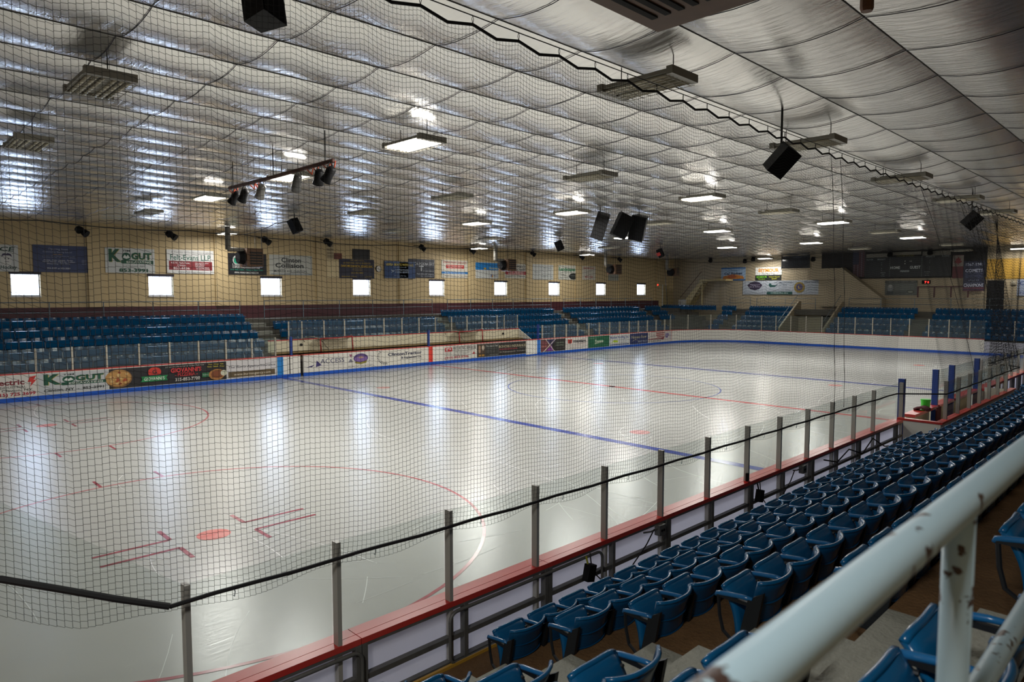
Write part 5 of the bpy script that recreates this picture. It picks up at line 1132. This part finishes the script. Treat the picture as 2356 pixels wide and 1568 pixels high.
speaker((2.73, 0.36, 6.49), (0.36, 0.31, 0.53), (R(38), R(24), R(-20)), 'small tilted black loudspeaker near the far right net hem', GS, 0.96)
speaker((-2.2, 11.95, 6.78), (0.75, 0.5, 1.0), (R(18), R(-16), R(35)), 'leftmost black loudspeaker of the cluster hung over centre ice', GS, 0.7)
speaker((-1.35, 11.55, 6.82), (0.6, 0.5, 0.95), (R(10), R(22), R(-25)), 'middle black loudspeaker of the cluster hung over centre ice', GS, 0.6)
speaker((-0.62, 11.2, 6.75), (0.62, 0.5, 1.0), (R(12), R(14), R(-70)), 'rightmost black loudspeaker of the cluster hung over centre ice', GS, 0.74)
speaker((-10.1, 22.2, 6.95), (0.4, 0.35, 0.6), (R(-20), R(-14), R(20)), 'small black loudspeaker hung left of centre by the far seats', GS, 0.5)
speaker((6.9, 22.3, 6.95), (0.4, 0.35, 0.6), (R(-20), R(-14), R(20)), 'small black loudspeaker hung over far seats above the white sign', GS, 0.5)
sr = speaker((17.5, 22.2, 6.95), (0.4, 0.35, 0.6), (R(-20), R(-14), R(20)), 'small black loudspeaker with red lamp near the far corner', GS, 0.5)
MB().tube([(-0.5, 0, -0.1), (-0.5, 0, 0.12)], 0.14, 10).build('red_lamp', paint('#a8261e'), sr, local=True)
# small black wall floodlights
for i, (x, y, z) in enumerate([(-15.91, 32.0, 7.0), (-11.95, 32.0, 7.05), (-6.95, 32.0, 7.05), (-3.12, 32.0, 7.15), (3.91, 32.0, 7.15), (8.35, 32.0, 7.15), (14.61, 32.0, 7.2), (20.5, 32.0, 7.15), (25.73, 32.0, 7.15)]):
    fl_ = thing('floodlight', (x, y, z), 'small black twin floodlight high on the far wall, %s from left' % ordw(i+1), 'floodlight', 'floodlights along the far wall')
    MB().tube([(x-0.12, y, z+0.12), (x-0.05, y-0.12, z+0.02)], [0.16, 0.19], 10).build('head', BLACK, fl_)
    MB().tube([(x+0.1, y, z-0.02), (x+0.22, y-0.12, z-0.14)], [0.15, 0.18], 10).build('head', BLACK, fl_)
    MB().tube([(x, y, z+0.1), (x, YW-0.01, z+0.2)], 0.03, 6).build('bracket', DARK, fl_)
for i, (y, z) in enumerate([(28.5, 7.3), (25.0, 7.1), (24.2, 7.25), (18.8, 7.05), (12.8, 7.2), (10.0, 7.25)]):
    fl_ = thing('floodlight', (35.4, y, z), 'small black floodlight high on the end wall, %s from left' % ordw(i+1), 'floodlight', 'floodlights along the end wall')
    MB().tube([(35.5, y, z+0.1), (35.35, y-0.05, z-0.12)], [0.16, 0.2], 10).build('head', BLACK, fl_); MB().tube([(35.5, y, z+0.1), (XE-0.01, y, z+0.2)], 0.03, 6).build('bracket', DARK, fl_)

# ---- stage lights on a rusty pipe
pp = thing('lighting_bar', (-16.75, 10, 6.78), 'rusty lighting pipe hung under the ceiling with orange cords', 'pipe')
MB().tube([(-16.76, 12.5, 6.78), (-16.75, 10, 6.76), (-16.71, 7.35, 6.78)], 0.045, 8).build('pipe', RUST, pp, smooth=True)
for y in (12.3, 10.0, 7.6): MB().tube([(-16.75, y, 6.8), (-16.75, y, 7.42)], 0.012, 5).build('hanger', DARK, pp)
for y in (12.35, 11.1, 8.2, 7.5): MB().tube([(-16.72, y+0.25, 6.74), (-16.68, y+0.1, 6.62), (-16.7, y, 6.76), (-16.68, y-0.12, 6.6), (-16.72, y-0.25, 6.75)], 0.014, 5).build('cord', ORANGE, pp, smooth=True)
for i, (y, dx, dy, mm) in enumerate(((12.15, -0.05, 0.18, BLACK), (11.6, -0.02, 0.16, BLACK), (10.6, 0.02, 0.22, mat('silver_can', '#7f7d78', 0.35, 0.7)), (8.75, 0.05, 0.3, mat('grey_can', '#4b4a48', 0.45, 0.4)), (7.85, 0.03, 0.14, BLACK), (7.4, -0.03, 0.18, BLACK))):
    p_ = thing('stage_light', (-16.75, y, 6.3), '%s can stage light, %s from left on the rusty pipe' % (('black', 'black', 'silver', 'grey', 'black', 'black')[i], ordw(i+1)), 'stage light', 'stage lights on the pipe')
    c0 = Vector((-16.75-dx, y-0.06, 6.64)); c1 = Vector((-16.75+dx, y+dy*0.9, 6.38))
    MB().tube([c0, c0.lerp(c1, 0.12), c0.lerp(c1, 0.7), c1], [0.05, 0.09, 0.095, 0.12], 12).build('can', mm, p_, smooth=True)
    MB().tube([c1+(c1-c0).normalized()*0.001, c1+(c1-c0).normalized()*0.006], 0.10, 12).build('lens', mat('gel_lens', '#2a2a50', 0.1), p_)
    MB().tube([c0.lerp(c1, 0.5)+Vector((0.10, 0, 0)), Vector((-16.70, y, 6.68)), Vector((-16.75, y, 6.78)), Vector((-16.80, y, 6.68)), c0.lerp(c1, 0.5)-Vector((0.10, 0, 0))], 0.012, 5).build('yoke', DARK, p_)

# ---- unit heaters hanging at the far side
for i, (x0, x1, z0, z1) in enumerate(((-9.55, -8.35, 5.45, 6.4), (8.9, 10.1, 5.68, 6.5), (21.2, 22.4, 5.68, 6.5), (30.2, 31.2, 5.72, 6.4))):
    h = thing('unit_heater', ((x0+x1)/2, 29.6, z0), ('boxy dark unit heater hung before the black sign', 'boxy brown unit heater hung before the blue and white sign', 'boxy brown unit heater hung near the last windows', 'dark unit heater hung in the far corner')[i], 'heater', 'unit heaters hung by the far wall')
    MB().box(x0+0.35, x1, 29.2, 30.1, z0, z1).build('cabinet', HEAT, h)
    MB().tube([(x0+0.33, 29.65, (z0+z1)/2), (x0+0.05, 29.65, (z0+z1)/2)], [0.36, 0.30], 14).build('fan_shroud', BLACK, h)
    for k in range(5): MB().box(x0+0.5, x1-0.05, 29.17, 29.198, z0+0.12+0.14*k, z0+0.2+0.14*k).build('louvre', DARK, h)
    MB().tube([(x0-0.45, 29.6, ZC-0.05), (x0-0.45, 29.6, z1-0.1)], 0.13, 10).build('flue', mat('flue_grey', '#77746c', 0.5, 0.5), h)
    MB().tube([(x0-0.45, 29.6, z1-0.08), (x0+0.5, 29.6, z1-0.1)], 0.11, 10).build('flue_elbow', mat('flue_grey', '#77746c', 0.5, 0.5), h)
    for (hx, hy) in ((x0+0.4, 29.25), (x1-0.05, 29.25), (x1-0.05, 30.05)): MB().tube([(hx, hy, z1), (hx, hy, ZC-0.05)], 0.014, 5).build('hanger', DARK, h)
# ---- big heater above the near stand
bh = thing('unit_heater', (-19.8, -2.65, 6.3), 'large brown slotted heater hanging overhead at the top edge', 'heater')
HX0, HX1, HY0, HY1, HZ = -21.2, -18.88, -3.5, -1.92, 6.3
MB().box(HX0, HX1, HY0, HY1, HZ, HZ+0.5).build('cabinet', HEAT, bh)
for k in range(11):
    yy = HY1-0.16-0.125*k
    MB().box(HX0+0.1, HX1-0.28, yy-0.028, yy+0.028, HZ-0.012, HZ-0.001).build('slot', mat('slot_black', '#0a0908', 0.8), bh)
MB().tube([(HX1-0.1, HY0+0.1, HZ+0.3), (HX1+0.15, HY0+0.05, HZ+0.2), (HX1+0.12, HY0-0.1, HZ+0.1)], 0.08, 8).build('gas_valve', DARK, bh)
MB().box(HX1+0.001, HX1+0.18, -3.3, -2.9, HZ+0.1, HZ+0.3).build('burner_box', DARK, bh)
MB().tube([(HX1+0.1, -3.2, HZ+0.15), (HX1+0.22, -3.25, HZ-0.02), (HX1+0.25, -3.4, HZ+0.2)], 0.015, 6).build('cord', CABLE, bh, smooth=True)
for (hx, hy) in ((HX0+0.1, HY1-0.1), (HX1-0.1, HY1-0.1), (HX1-0.1, HY0+0.1), (HX0+0.1, HY0+0.1)): MB().tube([(hx, hy, HZ+0.5), (hx, hy, ZC-0.03)], 0.012, 5).build('hanger', DARK, bh)
gp = thing('pipe_end', (-17.05, -2.98, 6.68), 'copper coloured capped pipe stub hanging down at the top edge', 'pipe')
CU = mat('brown_pipe', '#6d4f3c', 0.45, 0.5)
MB().tube([(-17.05, -2.98, ZC-0.05), (-17.05, -2.98, 6.82)], 0.045, 10).build('pipe', CU, gp); MB().tube([(-17.05, -2.98, 6.84), (-17.05, -2.98, 6.71), (-17.05, -2.98, 6.68)], [0.062, 0.062, 0.05], 10).build('cap', CU, gp)
# ---- cables strung below the ceiling along the far side
def cable(pts, r, lab):
    c = []
    for a, b in zip(pts, pts[1:]):
        a, b = Vector(a), Vector(b)
        for k in range(6):
            t = k/6; p = a.lerp(b, t); p.z -= 0.12*4*t*(1-t)*min(1, (b-a).length/6); c.append(p)
    c.append(Vector(pts[-1])); tag(MB().tube(c, r, 5).build('cable', CABLE, smooth=True), lab, 'cable')
cable([(-24, 29.0, 7.15), (-18, 29, 7.12), (-12, 29, 7.08), (-9.5, 29, 7.05), (-6, 29, 6.95), (0, 29.3, 7.02), (6, 29.3, 7.1), (12, 29.3, 7.15), (18, 29.3, 7.15), (24, 29.3, 7.2), (30, 29.3, 7.2)], 0.022, 'long black cable strung along the top of the far wall')
cable([(-9.5, 29, 7.05), (-10.1, 24, 7.2), (-10.1, 22.3, 7.25)], 0.018, 'short black cable running to the far left loudspeaker')
cable([(35.2, 31.5, 7.25), (35.2, 27, 7.05), (35.2, 22, 7.15), (35.2, 17, 7.25)], 0.02, 'black cable strung along the top of the end wall')
ropeh = MB().tube([(30.8, 30.6, 7.2), (30.9, 30.5, 5.5), (31.2, 30.4, ZW6)], 0.02, 5).build('hanging_rope', CABLE); tag(ropeh, 'thin dark rope hanging down in the far corner', 'rope')

# ================================================================== HANDRAIL (foreground)
hr = thing('handrail', (-22.5, -5.06, tz(7)), 'pale blue pipe handrail with chipped rusty paint in the foreground', 'handrail')
RZ = 3.655; RY = -5.06
MB().tube([(-27, RY, RZ), (-24, RY, RZ), (-21, RY, RZ), (-17, RY, RZ)], 0.031, 24).build('top_rail', RAIL, hr, smooth=True)
MB().tube([(-27, RY, 3.2), (-22.55, RY, 3.2), (-17, RY, 3.2)], 0.024, 20).build('mid_rail', RAIL, hr, smooth=True)
for x in (-25.4, -22.50, -19.9): MB().tube([(x, RY, tz(7)), (x, RY, RZ)], 0.027, 20).build('post', RAIL, hr, smooth=True)

# ================================================================== SAFETY NET
import numpy as np
rng = np.random.default_rng(5)
nodes = [(-27.5, 2.2, 2.4, -27.5, 2.2, 6.62), (-24.6, 0.6, 2.32, -24.6, 0.6, 6.64), (-23.36, 0.06, 2.2, -23.36, 0.06, 6.65), (-22.45, -0.28, 1.84, -22.45, -0.28, 6.64), (-19.0, -0.28, 1.79, -19.0, -0.28, 6.64), (-15.5, -0.28, 1.76, -15.5, -0.28, 6.64), (-6.5, -0.28, 1.74, -6.5, -0.28, 6.66), (-6.0, -1.16, 1.76, -5.9, -0.28, 6.66), (2.45, -1.16, 1.76, 2.5, -0.28, 6.68), (2.8, -0.28, 1.78, 3.2, -0.28, 6.68), (29.0, -0.28, 1.8, 29.0, -0.28, 6.7)]
ND = np.array(nodes)
def resample(step0, xa, xb):
    cum = np.concatenate([[0], np.cumsum(np.hypot(np.diff(ND[:, 0]), np.diff(ND[:, 1])))])
    s = np.arange(0, cum[-1], step0)
    out = np.stack([np.interp(s, cum, ND[:, k]) for k in range(6)], 1)
    return out[(out[:, 0] >= xa) & (out[:, 0] < xb)]
VV = []; FF = []; base = 0
def seg_prisms(P, Q, r, frame):
    """three-sided cords between P and Q (n,3); frame 'h' or 'v'"""
    global base
    n = len(P); offs = []
    for k in range(3):
        a = 2*math.pi*k/3+0.5
        offs.append((0, r*math.cos(a), r*math.sin(a)) if frame == 'h' else (r*math.cos(a), r*math.sin(a), 0))
    offs = np.array(offs)
    v = np.concatenate([P[:, None, :]+offs, Q[:, None, :]+offs], 1).reshape(-1, 3)
    idx = base+6*np.arange(n)[:, None]
    f = np.concatenate([idx+np.array(q) for q in ((0, 1, 4, 3), (1, 2, 5, 4), (2, 0, 3, 5))], 0)
    VV.append(v); FF.append(f); base += len(v)
def net_sheet(cell, xa, xb, r):
    L = resample(cell, xa, xb); n = len(L)
    bot = L[:, :3].copy(); top = L[:, 3:].copy()
    X = bot[:, 0]
    # the lower edge is laced to the rope, the upper to a hem sagging between hooks
    top[:, 2] -= 0.065*np.abs(np.sin(np.pi*(X+27)/0.62))
    loose = 0.05+0.05*np.sin(X*2.51)**2+np.where(X < -22.45, 0.16*np.clip((-22.45-X)/0.5, 0, 1), 0)
    bot[:, 2] -= loose
    rows = int(4.95/(cell*1.04)); t = np.linspace(0, 1, rows+1)
    coff = np.cumsum(rng.normal(0, 0.0035, n)); coff -= np.convolve(np.pad(coff, 12, mode='edge'), np.ones(25)/25, 'same')[12:-12]
    coff = np.clip(0.6*coff, -0.009, 0.009)+rng.normal(0, 0.0022, n)
    G = bot[:, None, :]*(1-t[None, :, None])+top[:, None, :]*t[None, :, None]
    wav = (0.025*np.sin(X*1.9)+0.015*np.sin(X*4.3+1))[:, None]*np.sin(np.pi*t)[None, :]
    G[:, :, 1] += wav
    flare = np.clip(1-t*rows/7.0, 0, 1)**2
    G[:, :, 1] += (0.05*flare)[None, :]*np.sin(X*5.0)[:, None]*0.6
    edge = (np.sin(np.pi*np.clip(t*6, 0, 1)/1.0*0.5)*np.sin(np.pi*np.clip((1-t)*6, 0, 1)*0.5))
    G[:, :, 2] += coff[:, None]*edge[None, :]
    G[:, :, 0] += 0.006*np.sin(t*9+X[:, None]*3)
    h = G.copy()
    P = h[:-1, :, :].reshape(-1, 3).copy(); Q = h[1:, :, :].reshape(-1, 3).copy()
    P[:, 2] += 0.0035; Q[:, 2] -= 0.0035
    seg_prisms(P, Q, r, 'h')
    st = 4
    ks = list(range(0, rows+1, st));  ks = ks+[rows] if ks[-1] != rows else ks
    P = G[:, ks[:-1], :].reshape(-1, 3); Q = G[:, ks[1:], :].reshape(-1, 3)
    seg_prisms(P, Q, r, 'v')
net_sheet(0.0435, -27.0, -2.0, 0.0016)
net_sheet(0.087, -2.0, 28.5, 0.0036)
v = np.concatenate(VV); f = np.concatenate(FF)
net = thing('safety_net', (-18, -0.28, 1.8), 'tall black spectator net hanging from ceiling to glass along near boards', 'net')
me = bpy.data.meshes.new('netting'); me.vertices.add(len(v)); me.vertices.foreach_set('co', (v-np.array(net.location)).ravel().astype(np.float32))
me.loops.add(f.size); me.loops.foreach_set('vertex_index', f.ravel().astype(np.int32))
me.polygons.add(len(f)); me.polygons.foreach_set('loop_start', (4*np.arange(len(f))).astype(np.int32))
me.update(calc_edges=True); me.validate(); me.materials.append(NETM)
no = bpy.data.objects.new('netting', me); col.objects.link(no); no.parent = net; no['kind'] = 'stuff'
# lower rope
ropep = [(a[0], a[1]-0.015, a[2]) for a in nodes[:7]]
def rope_pts(ns, sagv):
    o = []
    for a, b in zip(ns, ns[1:]):
        a, b = Vector(a), Vector(b); m_ = max(2, int((b-a).length/0.31))
        for k in range(m_):
            p = a.lerp(b, k/m_); p.z += 0.006*math.sin(p.x*5.05); o.append(p)
    o.append(Vector(ns[-1])); return o
MB().tube(rope_pts([(a[0], a[1]-0.02, a[2]) for a in nodes[3:]], 0), 0.016, 6).build('lower_rope', ROPE, net)
MB().tube(rope_pts([(a[0], a[1]-0.02, a[2]) for a in nodes[:4]], 0), [0.024]*len(rope_pts([(a[0], a[1]-0.02, a[2]) for a in nodes[:4]], 0)), 7).build('lower_rope', ROPE, net)
# upper hem: flat black band dipping between hooks, and the steel cable above it
hem = MB(); xs = np.arange(-27, 29, 0.31); prev = None
tops = np.stack([np.interp(xs, ND[:, 3], ND[:, k]) for k in (3, 4, 5)], 1)
pts = []
for i, p in enumerate(tops):
    dip = 0.0 if i % 2 == 0 else 0.06
    pts.append((p[0], p[1], p[2]-dip))
hp = []
for a, b in zip(pts, pts[1:]):
    for k in range(3): hp.append(Vector(a).lerp(Vector(b), k/3))
vs = []; fs = []
for i, p in enumerate(hp):
    vs += [(p.x, p.y-0.006, p.z+0.006), (p.x, p.y-0.006, p.z-0.022), (p.x, p.y+0.006, p.z-0.022), (p.x, p.y+0.006, p.z+0.006)]
for i in range(len(hp)-1):
    for k in range(4): fs.append((4*i+k, 4*i+(k+1) % 4, 4*i+4+(k+1) % 4, 4*i+4+k))
MB().add(vs, fs).build('hem', ROPE, net)
MB().tube([(p[0], p[1], p[2]+0.075) for p in tops[::4]]+[(29, -0.28, 6.775)], 0.006, 5).build('cable', DARK, net)
hook_me = MB().tube([(0, 0, 0), (0.012, 0, 0.04), (0, 0, 0.08), (-0.012, 0, 0.04), (0, 0, 0)], 0.004, 4).mesh('hook', DARK)
for i, p in enumerate(tops):
    if i % 2 == 0: inst('hook', hook_me, net, tuple(Vector(p)-net.location))
clip_me = MB().tube([(0, 0, 0), (0.012, 0, -0.02), (0.006, 0, -0.06), (-0.008, 0, -0.045)], 0.004, 4).mesh('clip', GALV)
for x in np.arange(-22.0, -8, 1.245): inst('clip', clip_me, net, (float(x)-net.location.x, -0.31-net.location.y, float(np.interp(x, ND[:, 0], ND[:, 2]))-net.location.z))
# gathered folds and seam cords where the sheets meet at the bench box
for (xb, yb, zb, xt, zt_) in ((-10.3, -0.3, 1.8, -10.75, 6.6), (-9.8, -0.3, 1.8, -10.3, 6.6), (-2.9, -1.1, 1.8, -5.2, 6.6), (0.6, -1.18, 1.8, -1.6, 6.6), (1.0, -1.18, 1.8, -1.2, 6.6), (1.5, -1.18, 1.8, -0.6, 6.6), (2.0, -1.18, 1.8, 0.0, 6.6), (2.4, -1.18, 1.8, 0.5, 6.6)):
    q = []
    for k in range(9):
        t = k/8; q.append((xb+(xt-xb)*t**1.6+0.03*math.sin(k*2.2), yb+(-0.28-yb)*t, zb+(zt_-zb)*t))
    MB().tube(q, 0.005, 5).build('fold_cord', ROPE, net, smooth=True)
print('net tris', 2*len(f))
